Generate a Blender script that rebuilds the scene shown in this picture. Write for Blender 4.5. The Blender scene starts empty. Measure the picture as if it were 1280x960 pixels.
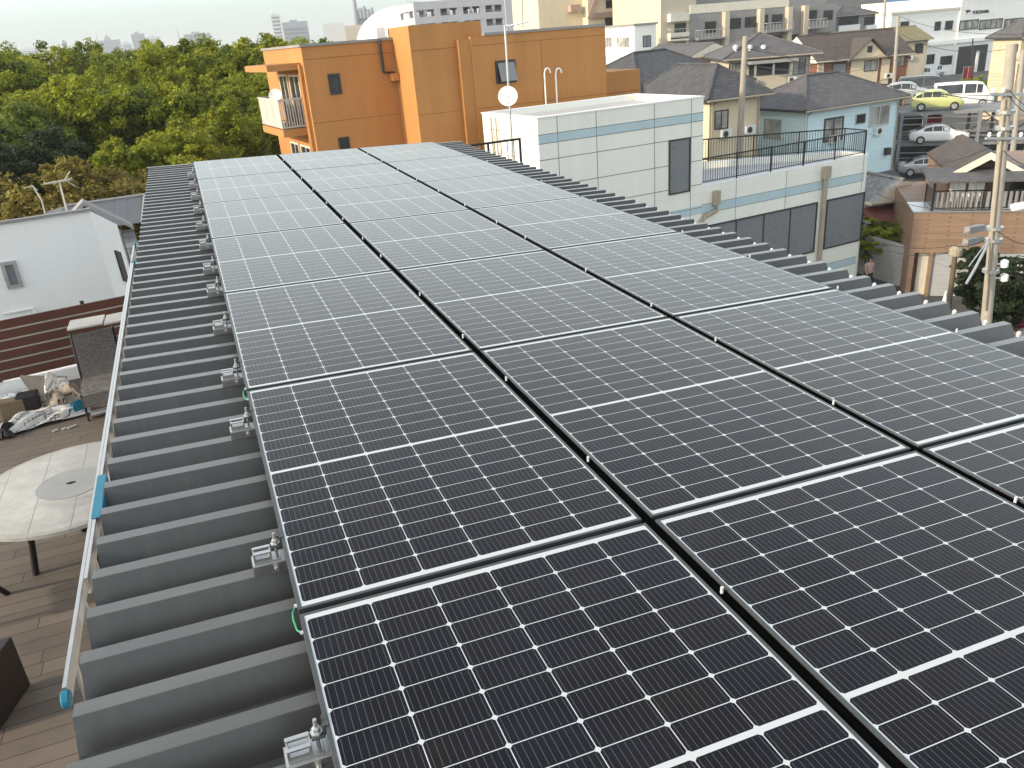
import bpy, bmesh, math, random
from mathutils import Vector, Matrix
random.seed(7)
rad = math.radians
scn = bpy.context.scene
COL = scn.collection

# ------------------------------------------------------------------ camera
CAM = Vector((-0.01418, -2.01169, 1.47704))
RX = Vector((0.92750, -0.366408, -0.0740857))      # camera right
RD = Vector((-0.2090396, -0.344063, -0.9153814))   # camera down
RF = Vector((0.3099133, 0.8645031, -0.3957123))    # camera forward
FPX = 1010.14
cam_data = bpy.data.cameras.new('camera')
cam = bpy.data.objects.new('camera', cam_data)
COL.objects.link(cam)
cam_data.sensor_width = 36
cam_data.lens = 28.41
cam_data.clip_start = 0.05
cam_data.clip_end = 12000
cam.matrix_world = Matrix(((RX.x, -RD.x, -RF.x, CAM.x), (RX.y, -RD.y, -RF.y, CAM.y), (RX.z, -RD.z, -RF.z, CAM.z), (0, 0, 0, 1)))
scn.camera = cam

# ------------------------------------------------------------------ light
SUN_EL, SUN_AZ = 20.0, 269.0     # azimuth clockwise from +Y
w = bpy.data.worlds.new('World')
scn.world = w
w.use_nodes = True
nt = w.node_tree
sky = nt.nodes.new('ShaderNodeTexSky')
sky.sky_type = 'NISHITA'
sky.sun_disc = False
sky.sun_elevation = rad(SUN_EL)
sky.sun_rotation = rad(SUN_AZ)
sky.air_density = 1.0
sky.dust_density = 2.0
sky.ozone_density = 1.0
bg = nt.nodes['Background']
# the evening sky is veiled: bright white haze low down, thinner towards the zenith
tcw = nt.nodes.new('ShaderNodeTexCoord')
sxw = nt.nodes.new('ShaderNodeSeparateXYZ')
nt.links.new(tcw.outputs['Generated'], sxw.inputs[0])
rp_ = nt.nodes.new('ShaderNodeValToRGB')
nt.links.new(sxw.outputs[2], rp_.inputs[0])
cr_ = rp_.color_ramp
cr_.elements[0].position = 0.0
cr_.elements[0].color = (0.10, 0.165, 0.18, 1)
cr_.elements[1].position = 1.0
cr_.elements[1].color = (0.22, 0.25, 0.28, 1)
for pos_, col_ in ((0.05, (0.16, 0.225, 0.24)), (0.15, (0.60, 0.635, 0.61)), (0.32, (0.74, 0.77, 0.73)), (0.56, (0.34, 0.35, 0.345))):
    e_ = cr_.elements.new(pos_)
    e_.color = (*col_, 1)
mxw = nt.nodes.new('ShaderNodeMix')
mxw.data_type = 'RGBA'
mxw.blend_type = 'ADD'
mxw.inputs[0].default_value = 1.0
scw = nt.nodes.new('ShaderNodeVectorMath')
scw.operation = 'SCALE'
scw.inputs[3].default_value = 4.0
nt.links.new(rp_.outputs[0], scw.inputs[0])
hsw = nt.nodes.new('ShaderNodeHueSaturation')
hsw.inputs['Saturation'].default_value = 0.7
hsw.inputs['Value'].default_value = 0.40
nt.links.new(sky.outputs[0], hsw.inputs['Color'])
nt.links.new(hsw.outputs[0], mxw.inputs[6])
nt.links.new(scw.outputs[0], mxw.inputs[7])
nt.links.new(mxw.outputs[2], bg.inputs[0])
bg.inputs[1].default_value = 0.15
sun_d = bpy.data.lights.new('sun', 'SUN')
sun_d.energy = 1.6
sun_d.angle = rad(1.5)
sun_d.color = (1.0, 0.84, 0.62)
sun = bpy.data.objects.new('sun', sun_d)
COL.objects.link(sun)
to_sun = Vector((math.sin(rad(SUN_AZ)) * math.cos(rad(SUN_EL)), math.cos(rad(SUN_AZ)) * math.cos(rad(SUN_EL)), math.sin(rad(SUN_EL))))
sun.rotation_euler = to_sun.to_track_quat('Z', 'Y').to_euler()
sun.location = (-30, 10, 40)
scn.view_settings.view_transform = 'Standard'
scn.view_settings.look = 'None'
scn.view_settings.exposure = 1.55
scn.view_settings.gamma = 1.0
scn.view_settings.use_curve_mapping = False

# ------------------------------------------------------------------ frames
# roof frame: the nearly flat roof drains gently along its ribs
MR = Matrix(((0.9993908, 0, 0.0348995, 0), (0.0006087, 0.9998479, -0.0174312, 0), (-0.0348942, 0.0174418, 0.9992388, 0), (0, 0, 0, 1)))
G = -11.0


def ray(px, py):
    return RX * ((px - 640) / FPX) + RD * ((py - 480) / FPX) + RF


def at_d(px, py, D):
    d = ray(px, py)
    return CAM + d * (D / math.hypot(d.x, d.y))


def at_z(px, py, z):
    d = ray(px, py)
    return CAM + d * ((z - CAM.z) / d.z)


# ------------------------------------------------------------------ materials
class N:
    """tiny helper to write node expressions"""
    def __init__(self, name):
        self.m = bpy.data.materials.new(name)
        self.m.use_nodes = True
        self.t = self.m.node_tree
        self.b = self.t.nodes['Principled BSDF']

    def val(self, sock, v):
        if isinstance(v, bpy.types.NodeSocket):
            self.t.links.new(v, sock)
        else:
            sock.default_value = v

    def math(self, op, a, b=0.0, c=None):
        n = self.t.nodes.new('ShaderNodeMath')
        n.operation = op
        self.val(n.inputs[0], a)
        self.val(n.inputs[1], b)
        if c is not None:
            self.val(n.inputs[2], c)
        return n.outputs[0]

    def mix(self, f, a, b):
        n = self.t.nodes.new('ShaderNodeMix')
        n.data_type = 'RGBA'
        self.val(n.inputs[0], f)
        self.val(n.inputs[6], a)
        self.val(n.inputs[7], b)
        return n.outputs[2]

    def coord(self, kind='Object'):
        return self.t.nodes.new('ShaderNodeTexCoord').outputs[kind]

    def xyz(self, v):
        n = self.t.nodes.new('ShaderNodeSeparateXYZ')
        self.t.links.new(v, n.inputs[0])
        return n.outputs

    def comb(self, x, y, z):
        n = self.t.nodes.new('ShaderNodeCombineXYZ')
        for i, v in enumerate((x, y, z)):
            self.val(n.inputs[i], v)
        return n.outputs[0]

    def noise(self, vec, scale, detail=4, rough=0.6):
        n = self.t.nodes.new('ShaderNodeTexNoise')
        self.t.links.new(vec, n.inputs['Vector'])
        n.inputs['Scale'].default_value = scale
        n.inputs['Detail'].default_value = detail
        n.inputs['Roughness'].default_value = rough
        return n.outputs['Fac']

    def white(self, vec):
        n = self.t.nodes.new('ShaderNodeTexWhiteNoise')
        self.t.links.new(vec, n.inputs['Vector'])
        return n.outputs

    def ramp(self, f, lo, hi, a=0.0, b=1.0):
        n = self.t.nodes.new('ShaderNodeMapRange')
        self.val(n.inputs[0], f)
        for i, v in enumerate((lo, hi, a, b)):
            n.inputs[i + 1].default_value = v
        return n.outputs[0]

    def rnd(self):
        return self.t.nodes.new('ShaderNodeObjectInfo').outputs['Random']

    def scale_vec(self, v, s):
        n = self.t.nodes.new('ShaderNodeVectorMath')
        n.operation = 'MULTIPLY'
        self.t.links.new(v, n.inputs[0])
        n.inputs[1].default_value = s
        return n.outputs[0]

    def bump(self, h, strength=0.3, dist=0.01):
        n = self.t.nodes.new('ShaderNodeBump')
        n.inputs['Strength'].default_value = strength
        n.inputs['Distance'].default_value = dist
        self.t.links.new(h, n.inputs['Height'])
        self.t.links.new(n.outputs[0], self.b.inputs['Normal'])

    def fin(self, col=None, rough=0.6, metal=0.0, ior=None, spec=None):
        if col is not None:
            self.val(self.b.inputs['Base Color'], col)
        self.val(self.b.inputs['Roughness'], rough)
        self.val(self.b.inputs['Metallic'], metal)
        if ior:
            self.b.inputs['IOR'].default_value = ior
        if spec is not None:
            self.b.inputs['Specular IOR Level'].default_value = spec
        return self.m


def c4(c, k=1.0):
    return (c[0] * k, c[1] * k, c[2] * k, 1)


def plain(name, c, rough=0.6, metal=0.0, var=0.18, scale=3.0, bump=0.0):
    n = N(name)
    v = n.coord()
    f = n.noise(v, scale, 5, 0.65)
    f2 = n.noise(v, scale * 9, 3, 0.6)
    f = n.math('ADD', n.math('MULTIPLY', f, 0.7), n.math('MULTIPLY', f2, 0.3))
    f = n.ramp(f, 0.3, 0.7)
    if bump:
        n.bump(f2, bump, 0.02)
    return n.fin(n.mix(f, c4(c, 1 - var), c4(c, 1 + var * 0.6)), n.ramp(f, 0, 1, max(0.02, rough - 0.08), min(1, rough + 0.08)), metal)


def streaky(name, c, var=0.14, rough=0.75):
    """painted wall with rain streaks and patches"""
    n = N(name)
    v = n.coord()
    s = n.noise(n.scale_vec(v, (1.6, 1.6, 0.10)), 1.0, 6, 0.7)
    p = n.noise(v, 0.45, 4, 0.6)
    g = n.noise(v, 14, 3, 0.6)
    f = n.math('ADD', n.math('MULTIPLY', s, 0.5), n.math('MULTIPLY', p, 0.35))
    f = n.math('ADD', f, n.math('MULTIPLY', g, 0.15))
    f = n.ramp(f, 0.33, 0.66)
    n.bump(g, 0.1, 0.01)
    return n.fin(n.mix(f, c4(c, 1 - var), c4(c, 1 + var * 0.5)), rough)


def lined(name, c, c2, axis, pitch, width, rough=0.7, var=0.15, stag=0.0):
    """surface ruled with thin joints along one axis (siding, boards, roof seams)"""
    n = N(name)
    v = n.coord()
    x = n.xyz(v)
    t = n.math('DIVIDE', x[axis], pitch)
    fr = n.math('FRACT', t)
    ln = n.math('LESS_THAN', fr, width / pitch)
    idx = n.math('FLOOR', t)
    tone = n.white(n.comb(idx, 0.0, 3.0))[0]
    if stag:
        o = n.math('MULTIPLY', tone, 7.0)
        tx = n.math('ADD', n.math('DIVIDE', x[0], stag), o)
        ln = n.math('MAXIMUM', ln, n.math('LESS_THAN', n.math('FRACT', tx), width / stag))
        tone = n.white(n.comb(idx, n.math('FLOOR', tx), 3.0))[0]
    g = n.noise(v, 2.2, 5, 0.65)
    f = n.math('ADD', n.math('MULTIPLY', tone, 0.35), n.math('MULTIPLY', g, 0.65))
    col = n.mix(n.ramp(f, 0.25, 0.75), c4(c, 1 - var), c4(c, 1 + var * 0.6))
    return n.fin(n.mix(ln, col, c4(c2)), rough)


def tiled(name, c, px, py, var=0.3, joint=0.35, rough=0.6, mort=None, axes=(0, 2)):
    n = N(name)
    v = n.coord()
    x = n.xyz(v)
    a, b = x[axes[0]], x[axes[1]]
    if axes[0] == 0 and axes[1] == 2:
        a = n.math('ADD', x[0], x[1])
    row = n.math('DIVIDE', b, py)
    ri = n.math('FLOOR', row)
    cl = n.math('ADD', n.math('DIVIDE', a, px), n.math('MULTIPLY', n.math('MODULO', ri, 2.0), 0.5))
    j = n.math('MAXIMUM', n.math('LESS_THAN', n.math('FRACT', row), 0.12), n.math('LESS_THAN', n.math('FRACT', cl), 0.06))
    tone = n.white(n.comb(n.math('FLOOR', cl), ri, 1.0))[0]
    g = n.noise(v, 1.2, 5)
    f = n.math('ADD', n.math('MULTIPLY', tone, 0.5), n.math('MULTIPLY', g, 0.5))
    col = n.mix(n.ramp(f, 0.2, 0.8), c4(c, 1 - var), c4(c, 1 + var * 0.7))
    return n.fin(n.mix(j, col, c4(mort or (c[0] * joint, c[1] * joint, c[2] * joint))), rough)


def glass_mat(name, c=(0.03, 0.035, 0.04), rough=0.08):
    n = N(name)
    v = n.coord()
    f = n.noise(v, 0.9, 2)
    return n.fin(n.mix(n.ramp(f, 0.35, 0.65), c4(c, 0.6), c4(c, 1.6)), rough, ior=1.5)


def cell_material():
    n = N('solar_cells')
    x = n.xyz(n.coord())
    W0, L0 = 1.134, 1.722
    PW, PH = 0.1838, 0.0915
    cw, ch, mid = 0.1812, 0.0888, 0.0150
    tx = n.math('DIVIDE', n.math('SUBTRACT', x[0], W0 / 2 - 3 * PW), PW)
    ax = n.math('SUBTRACT', n.math('FRACT', tx), 0.5)
    dx = n.math('MULTIPLY', n.math('ABSOLUTE', ax), PW)
    yc = n.math('SUBTRACT', x[1], L0 / 2)
    ty = n.math('DIVIDE', n.math('SUBTRACT', n.math('ABSOLUTE', yc), mid / 2), PH)
    dy = n.math('MULTIPLY', n.math('ABSOLUTE', n.math('SUBTRACT', n.math('FRACT', ty), 0.5)), PH)
    ins = n.math('MULTIPLY', n.math('LESS_THAN', dx, cw / 2), n.math('LESS_THAN', dy, ch / 2))
    ins = n.math('MULTIPLY', ins, n.math('LESS_THAN', n.math('ADD', dx, dy), cw / 2 + ch / 2 - 0.0075))
    for s, lo, hi in ((tx, 0.0, 6.0), (ty, 0.0, 9.0)):
        ins = n.math('MULTIPLY', ins, n.math('MULTIPLY', n.math('GREATER_THAN', s, lo), n.math('LESS_THAN', s, hi)))
    # silver busbars running along the long side
    bb = n.math('ABSOLUTE', n.math('SUBTRACT', n.math('FRACT', n.math('MULTIPLY', n.math('ADD', n.math('MULTIPLY', ax, PW / cw), 0.5), 10.0)), 0.5))
    bus = n.math('MULTIPLY', n.math('LESS_THAN', bb, 0.026), n.math('LESS_THAN', dy, ch / 2 - 0.004))
    sg = n.math('SIGN', yc)
    r = n.rnd()
    wn = n.white(n.comb(n.math('FLOOR', tx), n.math('MULTIPLY', n.math('ADD', n.math('FLOOR', ty), 1.0), sg), n.math('MULTIPLY', r, 97.0)))
    c1 = n.mix(wn[0], (0.0026, 0.0028, 0.0065, 1), (0.0070, 0.0052, 0.0055, 1))
    blot = n.noise(n.coord(), 3.0, 3)
    c1 = n.mix(n.ramp(blot, 0.4, 0.75), c1, (0.0048, 0.0058, 0.0145, 1))
    c1 = n.mix(bus, c1, (0.13, 0.127, 0.127, 1))
    dust = n.noise(n.coord(), 5.0, 5, 0.7)
    base = n.mix(ins, (0.54, 0.57, 0.57, 1), c1)
    base = n.mix(n.ramp(dust, 0.45, 0.85, 0.002, 0.016), base, (0.42, 0.40, 0.36, 1))
    n.b.inputs['Coat Weight'].default_value = 1.0
    n.b.inputs['Coat IOR'].default_value = 1.31
    n.b.inputs['Coat Roughness'].default_value = 0.14
    return n.fin(base, 0.32, ior=1.5, spec=0.0)


M = {}
M['cells'] = cell_material()
M['frame'] = plain('anodised_black', (0.085, 0.092, 0.092), 0.45, 0.45, 0.2, 9)
n = N('dark_coated_steel')
v_ = n.coord()
f1_ = n.noise(n.scale_vec(v_, (0.9, 5.0, 3.0)), 1.0, 6, 0.7)
f2_ = n.noise(v_, 30.0, 3, 0.6)
f3_ = n.noise(n.scale_vec(v_, (3.0, 1.2, 1.0)), 1.0, 4, 0.6)
f_ = n.ramp(n.math('ADD', n.math('MULTIPLY', f1_, 0.6), n.math('MULTIPLY', f3_, 0.4)), 0.35, 0.68)
f4_ = n.noise(n.scale_vec(v_, (14.0, 0.8, 0.8)), 1.0, 5, 0.75)
c_ = n.mix(f_, (0.028, 0.029, 0.0285, 1), (0.043, 0.044, 0.0425, 1))
c_ = n.mix(n.ramp(f4_, 0.5, 0.8, 0.0, 0.35), c_, (0.085, 0.083, 0.077, 1))
lap_ = n.math('LESS_THAN', n.math('FRACT', n.math('DIVIDE', n.math('ADD', n.xyz(v_)[1], 0.2436), 0.6489)), 0.004)
c_ = n.mix(lap_, c_, (0.012, 0.012, 0.012, 1))
c_ = n.mix(n.ramp(f2_, 0.62, 0.8, 0.0, 0.25), c_, (0.13, 0.12, 0.10, 1))
crest_light_ = n.math('GREATER_THAN', n.xyz(v_)[2], -0.1235)
c_ = n.mix(n.math('MULTIPLY', crest_light_, n.ramp(f1_, 0.2, 0.8, 0.35, 0.75)), c_, (0.165, 0.166, 0.16, 1))  # rib crests painted paler: brighter skylight on flat tops put into colour
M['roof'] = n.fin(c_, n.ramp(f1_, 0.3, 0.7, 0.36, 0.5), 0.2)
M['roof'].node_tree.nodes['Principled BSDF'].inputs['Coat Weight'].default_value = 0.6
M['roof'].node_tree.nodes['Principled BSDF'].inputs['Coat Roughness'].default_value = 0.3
M['galv'] = plain('galvanised_steel', (0.55, 0.57, 0.57), 0.38, 0.75, 0.25, 14)
M['alu'] = plain('aluminium', (0.56, 0.56, 0.55), 0.36, 0.85, 0.18, 10)
M['zinc'] = plain('zinc_white', (0.72, 0.74, 0.74), 0.4, 0.3, 0.15, 20)
M['black'] = plain('gap_shade_black', (0.003, 0.003, 0.0032), 0.95, 0, 0.2)
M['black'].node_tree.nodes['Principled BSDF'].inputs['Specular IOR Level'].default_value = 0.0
M['blue_plastic'] = plain('blue_plastic', (0.010, 0.16, 0.25), 0.45, 0, 0.25, 12)
M['green_wire'] = plain('green_wire', (0.03, 0.35, 0.16), 0.45)
M['deck'] = lined('deck_boards', (0.135, 0.108, 0.085), (0.03, 0.022, 0.018), 1, 0.148, 0.007, 0.75, 0.3, 1.9)
M['iron'] = plain('dark_iron', (0.018, 0.017, 0.018), 0.5, 0.4)
M['concrete'] = plain('concrete', (0.36, 0.35, 0.32), 0.85, 0, 0.25, 2.0, 0.2)
M['pole'] = plain('pole_concrete', (0.36, 0.33, 0.28), 0.85, 0, 0.2, 3.0, 0.1)
M['asphalt'] = plain('asphalt', (0.075, 0.074, 0.072), 0.9, 0, 0.25, 0.7, 0.2)
M['ground'] = plain('town_ground', (0.15, 0.14, 0.125), 0.9, 0, 0.35, 0.12, 0.2)
M['kerb'] = plain('kerb', (0.32, 0.31, 0.29), 0.85)
M['paintline'] = plain('road_paint', (0.7, 0.7, 0.67), 0.7)
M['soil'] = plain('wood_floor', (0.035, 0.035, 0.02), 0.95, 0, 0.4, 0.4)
M['orange'] = streaky('orange_render', (0.46, 0.21, 0.062), 0.17)
M['orange_d'] = plain('orange_joint', (0.30, 0.12, 0.04), 0.8)
M['white_panel'] = streaky('white_panel', (0.83, 0.83, 0.745), 0.08, 0.5)
M['band'] = plain('pale_blue_band', (0.46, 0.585, 0.62), 0.5, 0, 0.08)
M['joint'] = plain('dark_joint', (0.19, 0.20, 0.195), 0.8)
M['deck_grey'] = plain('roof_membrane', (0.50, 0.50, 0.50), 0.7, 0, 0.15, 0.8)
M['white'] = streaky('white_wall', (0.84, 0.85, 0.83), 0.07)
M['white2'] = streaky('bright_white_wall', (0.82, 0.82, 0.78), 0.06)
M['cream'] = streaky('cream_wall', (0.66, 0.57, 0.40), 0.12)
M['beige'] = streaky('beige_wall', (0.52, 0.46, 0.36), 0.12)
M['pinkbrown'] = streaky('pink_brown_wall', (0.42, 0.29, 0.23), 0.12)
M['greyb'] = streaky('grey_wall', (0.27, 0.265, 0.26), 0.15)
M['lightgrey'] = streaky('light_grey_wall', (0.50, 0.49, 0.51), 0.1)
M['bluewall'] = lined('blue_siding', (0.60, 0.76, 0.80), (0.47, 0.62, 0.67), 2, 0.30, 0.02, 0.6, 0.06)
M['brickred'] = tiled('red_brick', (0.24, 0.095, 0.055), 0.30, 0.11, 0.35)
M['brownwall'] = tiled('brown_tile_wall', (0.27, 0.175, 0.115), 0.30, 0.10, 0.18, 0.7)
M['ywall'] = lined('tan_siding', (0.58, 0.48, 0.34), (0.40, 0.32, 0.22), 2, 0.34, 0.03, 0.7, 0.1)
M['rooftile'] = tiled('dark_roof_tile', (0.075, 0.075, 0.078), 0.35, 0.26, 0.3, 0.5, 0.7, axes=(0, 1))
M['roofslate'] = tiled('slate_roof', (0.105, 0.10, 0.102), 0.6, 0.30, 0.22, 0.6, 0.75, axes=(0, 1))
M['roofbrown'] = tiled('brown_roof', (0.085, 0.066, 0.058), 0.5, 0.30, 0.25, 0.55, 0.75, axes=(0, 1))
M['roofred'] = lined('rust_red_roof', (0.23, 0.085, 0.075), (0.10, 0.04, 0.035), 0, 0.30, 0.03, 0.7, 0.2)
M['roofolive'] = lined('olive_roof', (0.21, 0.185, 0.085), (0.12, 0.10, 0.05), 0, 0.4, 0.04, 0.7, 0.2)
M['kawara'] = tiled('grey_clay_tile', (0.20, 0.205, 0.20), 0.30, 0.24, 0.3, 0.4, 0.6, axes=(0, 1))
M['trim'] = plain('white_trim', (0.70, 0.66, 0.55), 0.6)
M['dark'] = plain('dark_trim', (0.035, 0.035, 0.037), 0.6)
M['glass'] = glass_mat('window_glass')
M['glass_l'] = glass_mat('curtained_glass', (0.26, 0.26, 0.24), 0.15)
M['glass_g'] = plain('grey_shuttered_glass', (0.20, 0.21, 0.225), 0.3, 0, 0.12, 0.5)
M['railing_w'] = plain('pale_railing', (0.50, 0.48, 0.44), 0.5)
M['rail_k'] = plain('black_railing', (0.012, 0.012, 0.013), 0.45)
M['pipe'] = plain('beige_pipe', (0.36, 0.31, 0.23), 0.6)
M['tyre'] = plain('tyre', (0.015, 0.015, 0.015), 0.85)
M['shutter'] = lined('grey_shutter', (0.42, 0.43, 0.43), (0.22, 0.22, 0.22), 2, 0.09, 0.015, 0.55, 0.08)
M['fence_brown'] = lined('brown_fence_board', (0.095, 0.034, 0.020), (0.05, 0.02, 0.015), 2, 5.0, 0.01, 0.7, 0.3)
M['wicker'] = tiled('dark_wicker', (0.085, 0.075, 0.07), 0.035, 0.012, 0.5, 0.25, 0.6)
M['cloth'] = plain('off_white_cloth', (0.52, 0.51, 0.48), 0.9, 0, 0.2, 8, 0.3)
M['rag'] = plain('tan_cloth', (0.30, 0.25, 0.20), 0.9, 0, 0.25, 8, 0.3)
M['wood'] = plain('bark_wood', (0.14, 0.105, 0.07), 0.9, 0, 0.4, 8, 0.4)
M['stone'] = plain('table_stone', (0.42, 0.415, 0.40), 0.6, 0, 0.22, 3.5)
M['stone2'] = plain('table_stone_grey', (0.27, 0.275, 0.27), 0.55, 0, 0.2, 6)
M['skin'] = plain('skin', (0.45, 0.27, 0.18), 0.6)
M['pinkcloth'] = plain('pale_pink_shirt', (0.50, 0.34, 0.31), 0.85)
M['trousers'] = plain('dark_trousers', (0.02, 0.02, 0.024), 0.85)
M['hair'] = plain('black_hair', (0.01, 0.009, 0.009), 0.6)
M['red'] = plain('red_cloth', (0.42, 0.035, 0.04), 0.7)
M['steel'] = plain('parking_steel', (0.235, 0.24, 0.245), 0.55, 0.3, 0.25, 1.5)
M['trunk'] = plain('bark', (0.055, 0.042, 0.03), 0.95, 0, 0.35, 4)
M['far_a'] = plain('far_grey', (0.33, 0.35, 0.38), 0.8, 0, 0.1, 0.05)
M['far_w'] = plain('far_window', (0.24, 0.26, 0.29), 0.7, 0, 0.1, 0.05)
M['far_b'] = plain('far_white', (0.62, 0.62, 0.60), 0.8, 0, 0.1, 0.05)
M['bluesheet'] = plain('blue_sheet_roof', (0.06, 0.17, 0.33), 0.6)


def leaf_mat(name, a, b, c):
    n = N(name)
    at = n.t.nodes.new('ShaderNodeAttribute')
    at.attribute_name = 'tone'
    f = at.outputs['Fac']
    r = n.rnd()
    col = n.mix(f, c4(a), c4(b))
    col = n.mix(n.math('MULTIPLY', r, 0.7), col, c4(c))
    n.val(n.b.inputs['Base Color'], col)
    n.b.inputs['Roughness'].default_value = 0.6
    n.b.inputs['Specular IOR Level'].default_value = 0.25
    tr = n.t.nodes.new('ShaderNodeBsdfTranslucent')
    n.t.links.new(col, tr.inputs[0])
    ms = n.t.nodes.new('ShaderNodeMixShader')
    ms.inputs[0].default_value = 0.35
    n.t.links.new(n.b.outputs[0], ms.inputs[1])
    n.t.links.new(tr.outputs[0], ms.inputs[2])
    n.t.links.new(ms.outputs[0], n.t.nodes['Material Output'].inputs[0])
    return n.m


M['leaf'] = leaf_mat('green_leaves', (0.075, 0.115, 0.009), (0.42, 0.43, 0.034), (0.30, 0.33, 0.02))
M['leaf_m'] = leaf_mat('deep_green_leaves', (0.050, 0.090, 0.013), (0.24, 0.29, 0.045), (0.16, 0.20, 0.03))
M['leaf_y'] = leaf_mat('bronze_leaves', (0.15, 0.13, 0.025), (0.33, 0.27, 0.06), (0.24, 0.19, 0.04))
M['leaf_d'] = leaf_mat('dark_needles', (0.022, 0.040, 0.018), (0.07, 0.095, 0.04), (0.045, 0.065, 0.03))
M['leaf_p'] = leaf_mat('pink_flowers', (0.25, 0.05, 0.08), (0.45, 0.12, 0.16), (0.30, 0.08, 0.10))


# ------------------------------------------------------------------ mesh tools
class MB:
    def __init__(self):
        self.v, self.f, self.mi = [], [], []
        self.cur = 0

    def face(self, pts):
        i = len(self.v)
        self.v += [Vector(p) for p in pts]
        self.f.append(list(range(i, i + len(pts))))
        self.mi.append(self.cur)

    def hexa(self, p):
        """8 points: bottom 4 then top 4"""
        i = len(self.v)
        self.v += [Vector(q) for q in p]
        for a in ((3, 2, 1, 0), (4, 5, 6, 7), (0, 1, 5, 4), (1, 2, 6, 5), (2, 3, 7, 6), (3, 0, 4, 7)):
            self.f.append([i + k for k in a])
            self.mi.append(self.cur)

    def box(self, a, b):
        x0, y0, z0 = a
        x1, y1, z1 = b
        self.hexa([(x0, y0, z0), (x1, y0, z0), (x1, y1, z0), (x0, y1, z0), (x0, y0, z1), (x1, y0, z1), (x1, y1, z1), (x0, y1, z1)])

    def obox(self, o, u, v, n):
        """box from corner o with edge vectors"""
        o, u, v, n = Vector(o), Vector(u), Vector(v), Vector(n)
        self.hexa([o, o + u, o + u + v, o + v, o + n, o + u + n, o + u + v + n, o + v + n])

    def prism(self, pts, ext):
        ext = Vector(ext)
        i = len(self.v)
        k = len(pts)
        self.v += [Vector(p) for p in pts] + [Vector(p) + ext for p in pts]
        self.f.append(list(range(i + k - 1, i - 1, -1)))
        self.f.append(list(range(i + k, i + 2 * k)))
        self.mi += [self.cur] * 2
        for j in range(k):
            a, b = i + j, i + (j + 1) % k
            self.f.append([a, b, b + k, a + k])
            self.mi.append(self.cur)

    def tube(self, pts, r, seg=8, r2=None, cap=True):
        pts = [Vector(p) for p in pts]
        n = len(pts)
        i0 = len(self.v)
        up = Vector((0.13, 0.31, 0.94))
        for k, p in enumerate(pts):
            d = (pts[min(k + 1, n - 1)] - pts[max(k - 1, 0)]).normalized()
            a = d.cross(up)
            if a.length < 1e-3:
                a = d.cross(Vector((1, 0, 0)))
            a.normalize()
            b = d.cross(a)
            rr = r if r2 is None else r + (r2 - r) * k / max(1, n - 1)
            for s in range(seg):
                t = 2 * math.pi * s / seg
                self.v.append(p + a * (math.cos(t) * rr) + b * (math.sin(t) * rr))
        for k in range(n - 1):
            for s in range(seg):
                a = i0 + k * seg + s
                b = i0 + k * seg + (s + 1) % seg
                self.f.append([a, b, b + seg, a + seg])
                self.mi.append(self.cur)
        if cap:
            self.f.append([i0 + s for s in range(seg - 1, -1, -1)])
            self.f.append([i0 + (n - 1) * seg + s for s in range(seg)])
            self.mi += [self.cur] * 2

    def lathe(self, prof, c, seg=24, axis=(0, 0, 1)):
        """profile of (radius, height) about axis through c"""
        c = Vector(c)
        ax = Vector(axis).normalized()
        a = ax.orthogonal().normalized()
        b = ax.cross(a)
        i0 = len(self.v)
        for r, h in prof:
            for s in range(seg):
                t = 2 * math.pi * s / seg
                self.v.append(c + ax * h + (a * math.cos(t) + b * math.sin(t)) * r)
        for k in range(len(prof) - 1):
            for s in range(seg):
                p = i0 + k * seg + s
                q = i0 + k * seg + (s + 1) % seg
                self.f.append([p, q, q + seg, p + seg])
                self.mi.append(self.cur)
        self.f.append([i0 + s for s in range(seg - 1, -1, -1)])
        self.f.append([i0 + (len(prof) - 1) * seg + s for s in range(seg)])
        self.mi += [self.cur] * 2

    def build(self, name, mats, parent=None, smooth=False, bevel=0.0, local=False):
        off = Vector((0, 0, 0))
        if parent is not None and not local:
            off = root_off(parent)
        me = bpy.data.meshes.new(name)
        me.from_pydata([tuple(p - off) for p in self.v], [], self.f)
        if not isinstance(mats, (list, tuple)):
            mats = [mats]
        for m in mats:
            me.materials.append(m)
        me.polygons.foreach_set('material_index', self.mi)
        bm = bmesh.new()
        bm.from_mesh(me)
        bmesh.ops.recalc_face_normals(bm, faces=bm.faces)
        if bevel:
            bmesh.ops.remove_doubles(bm, verts=bm.verts, dist=1e-5)
            es = [e for e in bm.edges if len(e.link_faces) == 2 and e.calc_face_angle(0) > 0.6]
            bmesh.ops.bevel(bm, geom=es, offset=bevel, segments=2, affect='EDGES', profile=0.6)
        bm.to_mesh(me)
        bm.free()
        if smooth:
            me.polygons.foreach_set('use_smooth', [True] * len(me.polygons))
            if smooth != 'all':
                try:
                    me.set_sharp_from_angle(angle=rad(40))
                except Exception:
                    pass
        o = bpy.data.objects.new(name, me)
        COL.objects.link(o)
        if parent is not None:
            o.parent = parent
        return o


def root_off(o):
    v = Vector((0, 0, 0))
    while o is not None:
        v += o.location
        o = o.parent
    return v


def tag(o, label=None, cat=None, group=None, kind=None):
    if label:
        o['label'] = label
    if cat:
        o['category'] = cat
    if group:
        o['group'] = group
    if kind:
        o['kind'] = kind
    return o


def thing(name, label, cat, loc=(0, 0, 0), group=None):
    o = bpy.data.objects.new(name, None)
    COL.objects.link(o)
    o.empty_display_size = 0.2
    o.location = loc
    return tag(o, label, cat, group)


def copy_tree(o, parent=None):
    c = o.copy()
    COL.objects.link(c)
    if parent is not None:
        c.parent = parent
    for ch in list(o.children):
        copy_tree(ch, c)
    return c


def struct(o):
    o['kind'] = 'structure'
    return o


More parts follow.
